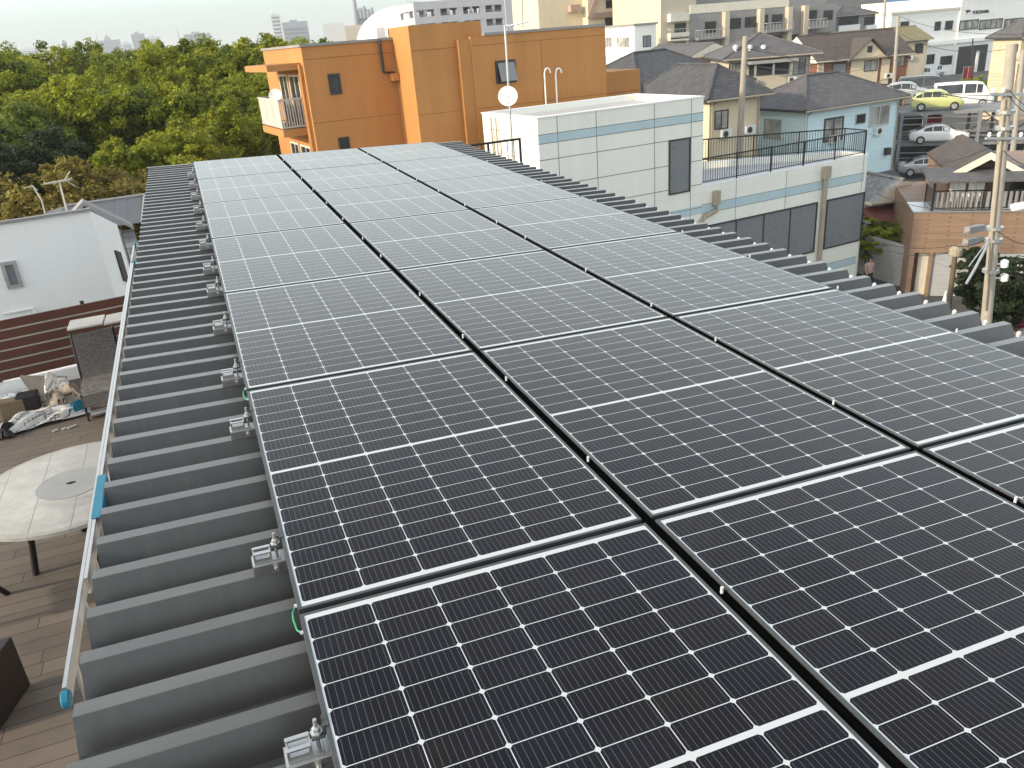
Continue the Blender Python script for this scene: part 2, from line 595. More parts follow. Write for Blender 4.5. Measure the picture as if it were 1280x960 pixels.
# ------------------------------------------------------------------ facade helper
class Facade:
    """a vertical wall plane: origin, heading (deg), outward normal to the right of the heading"""
    def __init__(self, A, ang):
        self.A = Vector(A)
        a = rad(ang)
        self.u = Vector((math.cos(a), math.sin(a), 0))
        self.n = Vector((math.sin(a), -math.cos(a), 0))

    def uv(self, px, py):
        d = ray(px, py)
        t = (self.A - CAM).dot(self.n) / d.dot(self.n)
        p = CAM + d * t
        return (p - self.A).dot(self.u), p.z

    def p(self, s, z, d=0.0):
        q = self.A + self.u * s - self.n * d
        return Vector((q.x, q.y, z))

    def block(self, mb, s0, s1, z0, z1, d0, d1):
        mb.hexa([self.p(s0, z0, d0), self.p(s1, z0, d0), self.p(s1, z0, d1), self.p(s0, z0, d1), self.p(s0, z1, d0), self.p(s1, z1, d0), self.p(s1, z1, d1), self.p(s0, z1, d1)])

    def rect(self, x0, y0, x1, y1):
        """pixel box on the wall to s0, s1, z0, z1"""
        sl, _ = self.uv(x0, (y0 + y1) / 2)
        sr, _ = self.uv(x1, (y0 + y1) / 2)
        _, zt = self.uv((x0 + x1) / 2, y0)
        _, zb = self.uv((x0 + x1) / 2, y1)
        return min(sl, sr), max(sl, sr), min(zb, zt), max(zb, zt)

    def back(self):
        """the wall going back from the same corner, seen from its left"""
        return Facade(self.A, math.degrees(math.atan2(self.u.y, self.u.x)) - 90)


def window(root, F, s0, s1, z0, z1, frame=None, glass=None, panes=2, fw=0.07, d=0.0, name='window'):
    mb = MB()
    o = -0.05
    for a in ((s0 - fw, s1 + fw, z0 - fw, z0), (s0 - fw, s1 + fw, z1, z1 + fw), (s0 - fw, s0, z0, z1), (s1, s1 + fw, z0, z1)):
        F.block(mb, a[0], a[1], a[2], a[3], d + o, d + 0.02)
    for k in range(1, panes):
        s = s0 + (s1 - s0) * k / panes
        F.block(mb, s - fw * 0.4, s + fw * 0.4, z0, z1, d + o + 0.01, d + 0.02)
    w_ = mb.build(name, frame or M['dark'], root)
    g = MB()
    F.block(g, s0, s1, z0, z1, d - 0.015, d + 0.015)
    g.build('pane', glass or M['glass'], w_)
    return w_


def win_px(root, F, x0, y0, x1, y1, **k):
    return window(root, F, *F.rect(x0, y0, x1, y1), **k)


def balcony(root, F, s0, s1, z0, h=1.1, out=1.2, mat=None, slab=None, bars=0.14, d=0.0, solid=False):
    """slab and railing in front of a wall"""
    mb = MB()
    F.block(mb, s0, s1, z0 - 0.16, z0, d - out, d - 0.004)
    sl = mb.build('balcony_slab', slab or M['concrete'], root)
    r = MB()
    if solid:
        F.block(r, s0, s1, z0 + 0.004, z0 + h, d - out, d - out + 0.1)
        F.block(r, s0, s0 + 0.1, z0 + 0.004, z0 + h, d - out + 0.103, d - 0.004)
        F.block(r, s1 - 0.1, s1, z0 + 0.004, z0 + h, d - out + 0.103, d - 0.004)
    else:
        for (a, b, c, e) in ((s0, s1, -out, -out + 0.06), (s0, s0 + 0.06, -out + 0.063, -0.004), (s1 - 0.06, s1, -out + 0.063, -0.004)):
            F.block(r, a, b, z0 + h - 0.07, z0 + h, d + c, d + e)
            F.block(r, a, b, z0 + 0.08, z0 + 0.13, d + c, d + e)
        n = int((s1 - s0) / bars)
        for k in range(n + 1):
            s = s0 + (s1 - s0 - 0.04) * k / max(1, n)
            F.block(r, s, s + 0.035, z0 + 0.133, z0 + h - 0.073, d - out + 0.015, d - out + 0.045)
        n = int(out / bars)
        for k in range(1, n):
            q = -out + out * k / n
            for s in (s0 + 0.015, s1 - 0.045):
                F.block(r, s, s + 0.03, z0 + 0.133, z0 + h - 0.073, d + q, d + q + 0.035)
    r.build('railing', mat or M['railing_w'], sl)
    return sl


def hip_roof(root, F, s0, s1, d0, d1, ze, zr, mat, over=0.5, ridge=None, thick=0.16, fascia=None, gable=0, name='roof'):
    """ridge along s unless ridge='d'; gable=1 makes the ends upright"""
    a0, a1, b0, b1 = s0 - over, s1 + over, d0 - over, d1 + over
    if ridge is None:
        ridge = 's' if (a1 - a0) >= (b1 - b0) else 'd'
    if ridge == 's':
        m = (b0 + b1) / 2
        k = 0 if gable else (b1 - b0) / 2
        k = min(k, (a1 - a0) / 2 - 0.01)
        R = [(a0 + k, m), (a1 - k, m)]
    else:
        m = (a0 + a1) / 2
        k = 0 if gable else (a1 - a0) / 2
        k = min(k, (b1 - b0) / 2 - 0.01)
        R = [(m, b0 + k), (m, b1 - k)]
    e = [F.p(a0, ze, b0), F.p(a1, ze, b0), F.p(a1, ze, b1), F.p(a0, ze, b1)]
    r = [F.p(R[0][0], zr, R[0][1]), F.p(R[1][0], zr, R[1][1])]
    mb = MB()
    if ridge == 's':
        mb.face([e[0], e[1], r[1], r[0]])
        mb.face([e[2], e[3], r[0], r[1]])
        ends = [[e[1], e[2], r[1]], [e[3], e[0], r[0]]]
    else:
        mb.face([e[1], e[2], r[1], r[0]])
        mb.face([e[3], e[0], r[0], r[1]])
        ends = [[e[0], e[1], r[0]], [e[2], e[3], r[1]]]
    if gable:
        mb.cur = 1
    for q in ends:
        mb.face(q)
    mb.cur = 1
    lo = [p - Vector((0, 0, thick)) for p in e]
    for k in range(4):
        mb.face([lo[k], lo[(k + 1) % 4], e[(k + 1) % 4], e[k]])
    mb.face(lo[::-1])
    ro = mb.build(name, [mat, fascia or M['dark']], root)
    # ridge and hip caps
    cp = MB()
    cp.tube([r[0], r[1]], 0.11, 6)
    if not gable:
        pairs = ((0, 0), (3, 0), (1, 1), (2, 1)) if ridge == 's' else ((0, 0), (1, 0), (2, 1), (3, 1))
        for a, b in pairs:
            cp.tube([e[a] + Vector((0, 0, .02)), r[b]], 0.08, 6)
    cp.build('ridge_cap', mat, ro)
    return ro, e, r


def base_of(F, s0, s1, d0, d1):
    p = F.p((s0 + s1) / 2, G, (d0 + d1) / 2)
    return p


def house(name, label, F, s0, s1, d0, d1, ze, zr, wall, roof, zb=None, over=0.5, ridge=None, gable=0, fascia=None, group=None, cat='house'):
    t = thing(name, label, cat, base_of(F, s0, s1, d0, d1), group)
    mb = MB()
    zb = G if zb is None else zb
    F.block(mb, s0, s1, zb, ze - 0.1, d0, d1)
    if gable:
        rd = ridge or ('s' if (s1 - s0) >= (d1 - d0) else 'd')
        fr = over / ((d1 - d0) / 2 + over) if rd == 's' else over / ((s1 - s0) / 2 + over)
        zq = ze + (zr - ze) * fr - 0.03
        zt = zr - 0.25
        if rd == 'd':
            m = (s0 + s1) / 2
            mb.prism([F.p(s0 + .003, ze - 0.1, d0), F.p(s1 - .003, ze - 0.1, d0), F.p(m, zt, d0)], (F.n * -(d1 - d0)))
        else:
            m = (d0 + d1) / 2
            mb.prism([F.p(s0, ze - 0.1, d0 + .003), F.p(s0, ze - 0.1, d1 - .003), F.p(s0, zt, m)], F.u * (s1 - s0))
    mb.build('wall', wall, t)
    hip_roof(t, F, s0, s1, d0, d1, ze, zr, roof, over, ridge, fascia=fascia, gable=gable)
    g = MB()
    g.tube([F.p(s0 - over, ze - 0.1, d0 - over - 0.07), F.p(s1 + over, ze - 0.1, d0 - over - 0.07)], 0.07, 6)
    g.build('gutter', M['pipe'], t)
    for s in (s0 + 0.15, s1 - 0.15):
        g = MB()
        g.tube([F.p(s, ze - 0.15, d0 - over), F.p(s, ze - 0.45, d0 - 0.08), F.p(s, zb, d0 - 0.08)], 0.05, 6)
        g.build('downpipe', M['pipe'], t)
    for k, (s, z) in enumerate(((s0 + (s1 - s0) * 0.3, ze - 2.55), (s0 + (s1 - s0) * 0.78, ze - 2.5))):
        g = MB()
        F.block(g, s - 0.4, s + 0.4, z, z + 0.55, d0 - 0.32, d0 - 0.02)
        u_ = g.build('air_conditioner', M['zinc'], t)
        g = MB()
        g.lathe([(0.2, 0.0), (0.2, 0.012)], F.p(s - 0.1, z + 0.28, d0 - 0.323), 14, F.n)
        g.build('fan_grille', M['dark'], u_)
    return t



# ------------------------------------------------------------------ setting
def sheet(name, pts, m, z):
    mb = MB()
    mb.face([(x, y, z) for x, y in pts])
    return struct(mb.build(name, m))


sheet('ground', [(-4000, -1500), (5500, -1500), (5500, 6000), (-4000, 6000)], M['ground'], G)
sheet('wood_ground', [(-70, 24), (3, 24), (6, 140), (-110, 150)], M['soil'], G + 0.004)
# street between the roof building and its right-hand neighbours, and the side street with the vans
A6 = rad(6)
U6 = Vector((math.cos(A6), math.sin(A6), 0))
V6 = Vector((-math.sin(A6), math.cos(A6), 0))


def road(name, c, along, half, l0, l1, z=0.008):
    c = Vector((c[0], c[1], 0))
    side = Vector((-along.y, along.x, 0))
    q = [c + along * l0 - side * half, c + along * l1 - side * half, c + along * l1 + side * half, c + along * l0 + side * half]
    o = sheet(name, [(p.x, p.y) for p in q], M['asphalt'], G + z)
    mb = MB()
    for s in (-half + 0.35, half - 0.35):
        a = c + along * l0 + side * (s - 0.06) + Vector((0, 0, G + z + 0.004))
        mb.face([a, a + along * (l1 - l0), a + along * (l1 - l0) + side * 0.12, a + side * 0.12])
    struct(mb.build(name + '_line', M['paintline']))
    return o


# ------------------------------------------------------------------ our building and its ribbed roof
RIB, CREST, VALLEY, SLOPE = 0.2163, 0.050, 0.056, 0.0552
ZC, ZV = -0.122, -0.212
Y0R, Y1R, X0R, X1R = -3.0, 11.16, -0.615, 4.15
rb = thing('rooftop_building', 'flat roofed building with dark grey ribbed metal roof carrying the solar panels', 'building', (0, 0, 0))
rb.matrix_world = MR
kmin = int((Y0R + 0.219) / RIB) - 1
kmax = int((Y1R + 0.219) / RIB)
prof = []
for k in range(kmin, kmax + 1):
    y = -0.219 + RIB * k
    prof += [(y - CREST / 2 - SLOPE, ZV), (y - CREST / 2, ZC), (y + CREST / 2, ZC), (y + CREST / 2 + SLOPE, ZV)]
YF = prof[-1][0]
mb = MB()
T = 0.004
for i in range(len(prof) - 1):
    (ya, za), (yb, zb_) = prof[i], prof[i + 1]
    mb.face([(X0R, ya, za), (X1R, ya, za), (X1R, yb, zb_), (X0R, yb, zb_)])
    mb.face([(X0R, ya, za - T), (X0R, yb, zb_ - T), (X1R, yb, zb_ - T), (X1R, ya, za - T)])
    mb.face([(X1R, ya, za - T), (X1R, yb, zb_ - T), (X1R, yb, zb_), (X1R, ya, za)])
    mb.face([(X0R, ya, za - T), (X0R, ya, za), (X0R, yb, zb_), (X0R, yb, zb_ - T)])
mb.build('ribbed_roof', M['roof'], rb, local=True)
mb = MB()
mb.box((X0R - 0.02, YF - 0.02, ZV - 0.12), (X1R + 0.02, YF + 0.05, ZC + 0.012))
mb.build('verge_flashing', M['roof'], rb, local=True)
mb = MB()
mb.box((-0.36, Y0R - 2, -11.6), (3.98, YF - 0.1, ZV - 0.03))
mb.build('wall', M['greyb'], rb, local=True)
# pale closure brackets standing in the valleys at the right-hand eave
first = None
for k in range(kmin, kmax):
    y = -0.219 + RIB * (k + 0.5)
    if first is None:
        b = MB()
        x0 = X1R + 0.012
        b.box((x0, -0.055, ZV - 0.03), (x0 + 0.045, 0.055, ZV - 0.006))
        b.tube([(x0 + 0.02, -0.05, ZV), (x0 - 0.05, 0.0, ZV + 0.045), (x0 + 0.02, 0.05, ZV)], 0.007, 6)
        b.lathe([(0.013, 0), (0.013, 0.02), (0.007, 0.03)], (x0 - 0.05, 0, ZV + 0.045), 8)
        first = b.build('eave_bracket', M['zinc'], rb, local=True)
        o = first
    else:
        o = first.copy()
        COL.objects.link(o)
        o.parent = rb
    o.location = (0, y, 0)

# ------------------------------------------------------------------ solar panels
PW_, PL_, GX, GY = 1.134, 1.722, 0.0364, 0.0225
PX, PY = PW_ + GX, PL_ + GY


def place(o, x, y, z=0.0):
    o.matrix_world = MR @ Matrix.Translation((x, y, z))


def make_panel():
    t = thing('solar_panel', 'x', 'solar panel')
    f = MB()
    lip, th = 0.0105, 0.035
    f.box((0, 0, -th), (lip, PL_, 0))
    f.box((PW_ - lip, 0, -th), (PW_, PL_, 0))
    f.box((lip, 0, -th), (PW_ - lip, lip, 0))
    f.box((lip, PL_ - lip, -th), (PW_ - lip, PL_, 0))
    f.box((0.0, 0.0, -th - 0.003), (0.03, PL_, -th - 0.0002))
    f.box((PW_ - 0.03, 0.0, -th - 0.003), (PW_, PL_, -th - 0.0002))
    f.build('frame', M['frame'], t, local=True, bevel=0.0008)
    g = MB()
    g.box((lip + 0.0002, lip + 0.0002, -0.007), (PW_ - lip - 0.0002, PL_ - lip - 0.0002, -0.0012))
    g.build('cell_sheet', M['cells'], t, local=True)
    return t


colname = ['left', 'middle', 'right']
rowname = ['far end row', 'second row from the far end', 'third row from the far end', 'fourth row from the far end', 'third row from the camera', 'second row from the camera', 'nearest row in front of the camera']
proto = make_panel()
for c in range(3):
    for r in range(7):
        o = proto if (c == 0 and r == 0) else copy_tree(proto)
        place(o, c * PX, (6 - r) * PY - PY + GY / 2, random.uniform(-0.0007, 0.0007))
        tag(o, 'solar panel with white grid, %s column, %s' % (colname[c], rowname[r]), 'solar panel', 'solar panels on the ribbed roof')


def make_clamp():
    """aluminium end clamp gripping a roof rib at the open side of the array"""
    t = thing('mounting_clamp', 'x', 'clamp')
    b = MB()
    b.box((-0.105, -0.030, -0.085), (0.06, 0.030, -0.080))
    b.box((-0.105, -0.036, -0.118), (0.06, -0.030, -0.080))
    b.box((-0.105, 0.030, -0.118), (0.06, 0.036, -0.080))
    b.build('rib_grip', M['alu'], t, local=True, bevel=0.001)
    b = MB()
    b.box((-0.098, -0.024, -0.079), (-0.012, 0.024, -0.074))
    b.box((-0.098, -0.024, -0.074), (-0.093, 0.024, -0.046))
    b.box((-0.098, -0.024, -0.046), (-0.040, -0.012, -0.041))
    b.box((-0.098, 0.012, -0.046), (-0.040, 0.024, -0.041))
    b.box((-0.045, -0.024, -0.074), (-0.040, 0.024, -0.046))
    b.box((-0.0925, -0.024, -0.0735), (-0.0455, 0.024, -0.060))
    b.build('rail_block', M['alu'], t, local=True, bevel=0.001)
    b = MB()
    b.box((-0.036, -0.02, -0.034), (-0.004, 0.02, -0.030))
    b.box((-0.006, -0.02, -0.0295), (-0.003, 0.02, 0.0015))
    b.box((-0.0028, -0.02, 0.0005), (0.008, 0.02, 0.003))
    b.build('end_lip', M['frame'], t, local=True)
    b = MB()
    b.tube([(-0.022, 0, -0.074), (-0.022, 0, 0.012)], 0.005, 10)
    b.lathe([(0.016, -0.029), (0.016, -0.026), (0.0105, -0.0255), (0.0105, -0.014), (0.006, -0.012)], (-0.022, 0, 0), 6)
    b.tube([(-0.03, -0.037, -0.098), (-0.03, -0.052, -0.098)], 0.008, 6)
    b.build('bolt', M['galv'], t, local=True)
    return t


ords = ['nearest', 'second nearest', 'third nearest', 'fourth nearest', 'fifth nearest', 'sixth nearest', 'seventh nearest', 'eighth nearest', 'ninth nearest', 'tenth nearest', 'eleventh nearest', 'twelfth nearest', 'thirteenth nearest', 'fourteenth nearest', 'fifteenth nearest']


def rib_at(y):
    return -0.219 + RIB * round((y + 0.219) / RIB)


cl = make_clamp()
ys = [-0.44, 0.41, 1.51, 2.17, 3.05, 3.93, 4.62, 5.48, 6.35, 7.2, 8.07, 8.93, 9.8]
for i, y in enumerate(ys):
    o = cl if i == 0 else copy_tree(cl)
    place(o, 0.0, rib_at(y))
    tag(o, 'bare aluminium clamp with upright bolt at the left edge of the panels, %s' % ords[i], 'clamp', 'end clamps along the left edge of the panels')


def make_mid():
    t = thing('mid_clamp', 'x', 'clamp')
    b = MB()
    b.box((-0.014, -0.025, -0.032), (0.014, 0.025, -0.028))
    b.build('clamp_plate', M['frame'], t, local=True)
    b = MB()
    b.tube([(0, 0, -0.12), (0, 0, 0.016)], 0.005, 8)
    b.lathe([(0.010, -0.0275), (0.010, -0.017), (0.006, -0.016)], (0, 0, 0), 6)
    b.build('bolt', M['zinc'], t, local=True)
    return t


mid = make_mid()
ys2 = [-0.53, 0.34, 1.38, 2.03, 2.89, 3.93, 4.6, 5.5, 6.35, 7.2, 8.07, 8.93, 9.8]
for g in (1, 2):
    xg = g * PX - GX / 2
    for i, y in enumerate(ys2):
        o = mid if (g == 1 and i == 0) else copy_tree(mid)
        place(o, xg, rib_at(y) + 0.02)
        tag(o, 'small pale bolt in the dark gap between the %s panel columns, %s' % ('left and middle' if g == 1 else 'middle and right', ords[i]), 'clamp', 'bolts in the gaps between panel columns')
rt = None
for i, y in enumerate([0.9, 1.72, 2.5, 3.4, 4.9, 6.3, 8.1]):
    o = copy_tree(mid)
    place(o, 3 * PX - GX + 0.012, rib_at(y))
    tag(o, 'small pale bolt on the right edge of the panels above the ribs, %s' % ords[i], 'clamp', 'bolts along the right edge of the panels')

# black strips resting on the crests, added to imitate shade in the column gaps
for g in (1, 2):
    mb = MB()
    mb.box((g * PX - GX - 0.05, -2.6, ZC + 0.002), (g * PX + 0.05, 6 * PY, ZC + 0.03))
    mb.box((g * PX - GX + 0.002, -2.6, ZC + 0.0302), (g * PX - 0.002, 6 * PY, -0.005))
    o = mb.build('gap_shade_strip', M['black'], local=True)
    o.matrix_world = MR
    tag(o, 'added black strip imitating shade in the gap between %s panel columns' % ('left and middle' if g == 1 else 'middle and right'), 'rail')
# earth bond wires at the row gaps, left edge
gw = None
for i, r in enumerate((1, 2)):
    y = (r - 1) * PY
    if gw is None:
        mb = MB()
        mb.tube([(-0.006, 0.045, -0.012), (-0.016, 0.03, -0.02), (-0.018, 0.0, -0.022), (-0.014, -0.05, -0.022), (-0.006, -0.07, -0.018)], 0.0027, 6)
        gw = mb.build('bonding_wire', M['green_wire'], local=True)
        mb = MB()
        mb.lathe([(0.006, -0.004), (0.006, 0.004)], (-0.004, 0.047, -0.012), 8, (1, 0, 0))
        mb.lathe([(0.006, -0.004), (0.006, 0.004)], (-0.004, -0.071, -0.018), 8, (1, 0, 0))
        mb.build('terminal', M['zinc'], gw, local=True)
        o = gw
    else:
        o = copy_tree(gw)
    o.matrix_world = MR @ Matrix.Translation((0, y, 0))
    tag(o, 'short green bonding wire at the left edge gap of the panel rows, %s' % ords[i], 'wire', 'bonding wires on the panel edge')

# ------------------------------------------------------------------ ladder along the left eave
ld = thing('extension_ladder', 'aluminium two section extension ladder with blue end caps lying along the roof edge', 'ladder')
ld.matrix_world = MR


def ladder_sec(x, y0, y1, zt, name, foot):
    b = MB()
    for z in (zt, zt - 0.40):
        b.box((x - 0.006, y0, z - 0.033), (x + 0.006, y1, z - 0.030))
        b.box((x - 0.006, y0, z + 0.030), (x + 0.006, y1, z + 0.033))
        b.box((x + 0.0035, y0, z - 0.0299), (x + 0.006, y1, z + 0.0299))
    s = b.build(name, M['alu'], ld, local=True, bevel=0.0008)
    n = int((y1 - y0 - 0.3) / 0.33)
    for k in range(n + 1):
        y = y0 + 0.18 + 0.33 * k
        b = MB()
        b.box((x - 0.0055, y - 0.014, zt - 0.366), (x + 0.0030, y + 0.014, zt - 0.034))
        b.build('rung', M['alu'], s, local=True)
    for z in (zt, zt - 0.40):
        b = MB()
        b.box((x - 0.012, y1 - 0.05, z - 0.039), (x + 0.012, y1 + 0.035, z + 0.039))
        b.build('end_cap', M['blue_plastic'], s, local=True, bevel=0.004)
        if foot:
            b = MB()
            b.lathe([(0.022, -0.012), (0.027, -0.008), (0.027, 0.008), (0.022, 0.012)], (x, y0 - 0.012, z), 16, (1, 0, 0))
            b.build('foot', M['blue_plastic'], s, local=True)
    b = MB()
    b.box((x + 0.0062, y0 + 0.35, zt - 0.02), (x + 0.0070, y0 + 0.55, zt + 0.02))
    b.build('sticker', M['zinc'], s, local=True)
    return s


ladder_sec(-0.664, 0.16, 6.2, -0.200, 'lower_section', True)
ladder_sec(-0.640, 0.66, 5.35, -0.170, 'upper_section', False)
b = MB()
b.prism([(-0.6195, 1.06, -0.135), (-0.6195, 1.16, -0.13), (-0.6195, 1.26, -0.15), (-0.6195, 1.42, -0.14), (-0.6195, 1.42, -0.18), (-0.6195, 1.26, -0.205), (-0.6195, 1.06, -0.19)], (0.004, 0, 0))
b.box((-0.652, 1.06, -0.1365), (-0.618, 1.42, -0.1335))
b.build('lock_hook', M['blue_plastic'], ld, local=True, bevel=0.002)

# ------------------------------------------------------------------ roof terrace at the left
ZD = -2.4
mb = MB()
mb.box((-9, -7, ZD - 0.25), (-0.45, 10.0, ZD))
struct(mb.build('terrace_deck', M['deck']))
mb = MB()
mb.box((-8.9, -6.9, G), (-0.5, 9.9, ZD - 0.255))
tag(mb.build('terrace_block', M['greyb']), 'lower building block carrying the wooden roof terrace', 'building')
# slatted fence on a pale curb
fp0, fp1 = Vector((-9.2, 8.62, 0)), Vector((-0.55, 10.1, 0))
fd = (fp1 - fp0).normalized()
fn = Vector((fd.y, -fd.x, 0))
fl = (fp1 - fp0).length
fe = thing('slat_fence', 'dark reddish brown fence of horizontal boards with pale gaps on a white curb', 'fence', (fp0 + fp1) / 2 + Vector((0, 0, ZD)))
mb = MB()
for k in range(6):
    z = ZD + 0.19 + k * 0.135
    mb.obox(fp0 + Vector((0, 0, z)), fd * fl, -fn * 0.03, (0, 0, 0.113))
mb.build('boards', M['fence_brown'], fe)
mb = MB()
for k in range(1, 6):
    z = ZD + 0.19 + k * 0.135 - 0.0215
    mb.obox(fp0 - fn * 0.002 + Vector((0, 0, z)), fd * fl, -fn * 0.02, (0, 0, 0.021))
mb.build('pale_strips', M['concrete'], fe)
mb = MB()
mb.obox(fp0 + fn * 0.06 + Vector((0, 0, ZD + 0.003)), fd * fl, -fn * 0.2, (0, 0, 0.16))
mb.build('curb', M['white'], fe)
mb = MB()
for k in range(8):
    mb.obox(fp0 + fd * (k * 1.2 + .3) - fn * 0.034 + Vector((0, 0, ZD + 0.16)), fd * 0.05, -fn * 0.016, (0, 0, 0.86))
mb.build('fence_posts', M['dark'], fe)
# two pale boards leaning over the fence top
q = at_d(86, 415, 9.75)
for i, (xa, xb_) in enumerate(((84, 128), (130, 158))):
    a = at_z(xa, 414 if i == 0 else 407, ZD + 1.06)
    c = at_z(xb_, 406 if i == 0 else 401, ZD + 1.06)
    mb = MB()
    mb.obox(a, (c - a), Vector((0.03, 0.20, 0.05)), (0, 0, 0.02))
    tag(mb.build('leaning_board', M['stone']), 'pale grey board lying on the fence top, %s' % ('the larger one behind the wicker chair' if i == 0 else 'the smaller one nearer the ladder'), 'board', 'boards on the fence top')

# table
tc = Vector((-1.52, 4.93, ZD))
tb = thing('garden_table', 'round pale stone tiled garden table with grey centre disc and dark iron legs', 'table', tc)
RT = 0.80
n = N('table_tiles')
vv = n.coord()
xx = n.xyz(vv)
rr = n.math('SQRT', n.math('ADD', n.math('MULTIPLY', xx[0], xx[0]), n.math('MULTIPLY', xx[1], xx[1])))
gx = n.math('LESS_THAN', n.math('ABSOLUTE', n.math('SUBTRACT', n.math('FRACT', n.math('ADD', n.math('DIVIDE', xx[0], 0.3), 0.27)), 0.5)), 0.011)
gyy = n.math('LESS_THAN', n.math('ABSOLUTE', n.math('SUBTRACT', n.math('FRACT', n.math('DIVIDE', xx[1], 0.62)), 0.5)), 0.004)
gl = n.math('MAXIMUM', gx, n.math('MULTIPLY', gyy, 0.5))
cn = n.noise(vv, 2.6, 6, 0.7)
cn2 = n.noise(vv, 11, 5, 0.7)
cf = n.ramp(n.math('ADD', n.math('MULTIPLY', cn, 0.7), n.math('MULTIPLY', cn2, 0.3)), 0.33, 0.66)
cc = n.mix(cf, (0.26, 0.255, 0.24, 1), (0.43, 0.425, 0.405, 1))
cc = n.mix(gl, cc, (0.17, 0.165, 0.155, 1))
rim = n.math('GREATER_THAN', rr, RT - 0.045)
cc = n.mix(n.math('MULTIPLY', rim, 0.5), cc, (0.25, 0.24, 0.22, 1))
M['tabletop'] = n.fin(cc, 0.55)
mb = MB()
mb.lathe([(RT - 0.03, 0.655), (RT, 0.665), (RT, 0.695), (RT - 0.008, 0.70)], tc, 64)
mb.build('tabletop', M['tabletop'], tb, smooth=True)
mb = MB()
mb.lathe([(0.27, 0.7005), (0.27, 0.704)], tc, 48)
cd = mb.build('centre_disc', M['stone2'], tb)
mb = MB()
mb.lathe([(0.02, 0.7045), (0.02, 0.709)], tc, 12)
mb.box((tc.x - 0.035, tc.y - 0.006, tc.z + 0.7045), (tc.x + 0.035, tc.y + 0.006, tc.z + 0.712))
mb.build('disc_handle', M['iron'], cd)
for k in range(4):
    lf_ = at_z(45, 718, ZD) - tc
    a = math.atan2(lf_.y, lf_.x) + rad(90 * k)
    d = Vector((math.cos(a), math.sin(a), 0))
    fr = min(0.78, math.hypot(lf_.x, lf_.y))
    mb = MB()
    mb.tube([tc + d * min(0.7, fr) + Vector((0, 0, 0.655)), tc + d * (fr - 0.05) + Vector((0, 0, 0.3)), tc + d * fr], 0.022, 10, 0.028)
    mb.tube([tc + d * 0.57 + Vector((0, 0, 0.40)), tc + d * 0.52 + Vector((0, 0, 0.53)), tc + d * 0.40 + Vector((0, 0, 0.62)), tc + d * 0.22 + Vector((0, 0, 0.645))], 0.016, 8)
    mb.build('leg', M['iron'], tb, smooth=True)
mb = MB()
mb.lathe([(0.52, 0.615), (0.52, 0.652)], tc, 40)
mb.build('under_ring', M['iron'], tb)

# wicker lounge chair by the fence
cx = at_z(118, 512, ZD)
wc = thing('wicker_chair', 'dark wicker lounge chair with reclined back beside the fence', 'chair', (-1.60, 8.55, ZD))
wc.rotation_euler = (0, 0, rad(4))
wc.scale = (0.74, 0.9, 0.88)


def strip(mb, pts, hw, th):
    """bent slab: list of (y,z) profile, extruded across x"""
    n_ = len(pts)
    top, bot = [], []
    for k in range(n_):
        a = Vector(pts[max(k - 1, 0)])
        c = Vector(pts[min(k + 1, n_ - 1)])
        d = (c - a).normalized()
        nn = Vector((-d.y, d.x))
        p = Vector(pts[k])
        top.append(p + nn * th / 2)
        bot.append(p - nn * th / 2)
    poly = top + bot[::-1]
    mb.prism([(-hw, p.x, p.y) for p in poly], (2 * hw, 0, 0))


mb = MB()
strip(mb, [(0.40, 0.98), (0.33, 0.80), (0.26, 0.60), (0.19, 0.45), (0.10, 0.38)], 0.31, 0.05)
mb.build('backrest', M['wicker'], wc, local=True, smooth=True)
mb = MB()
strip(mb, [(0.10, 0.37), (-0.15, 0.41), (-0.42, 0.44), (-0.54, 0.38), (-0.56, 0.24)], 0.31, 0.09)
mb.build('seat', tiled('pale_wicker', (0.14, 0.125, 0.115), 0.035, 0.012, 0.5, 0.3, 0.6), wc, local=True, smooth=True)  # seat wicker paler than the backrest
for sx in (-1, 1):
    mb = MB()
    mb.tube([(sx * 0.33, 0.42, 1.0), (sx * 0.33, 0.24, 0.5), (sx * 0.33, 0.14, 0.34), (sx * 0.33, -0.46, 0.36)], 0.022, 8)
    mb.build('side_frame', M['iron'], wc, local=True, smooth=True)
    for yy, lean in ((-0.42, -0.06), (0.2, 0.16)):
        mb = MB()
        mb.tube([(sx * 0.33, yy, 0.36), (sx * 0.33, yy + lean, 0.0)], 0.02, 8)
        mb.build('leg', M['iron'], wc, local=True)


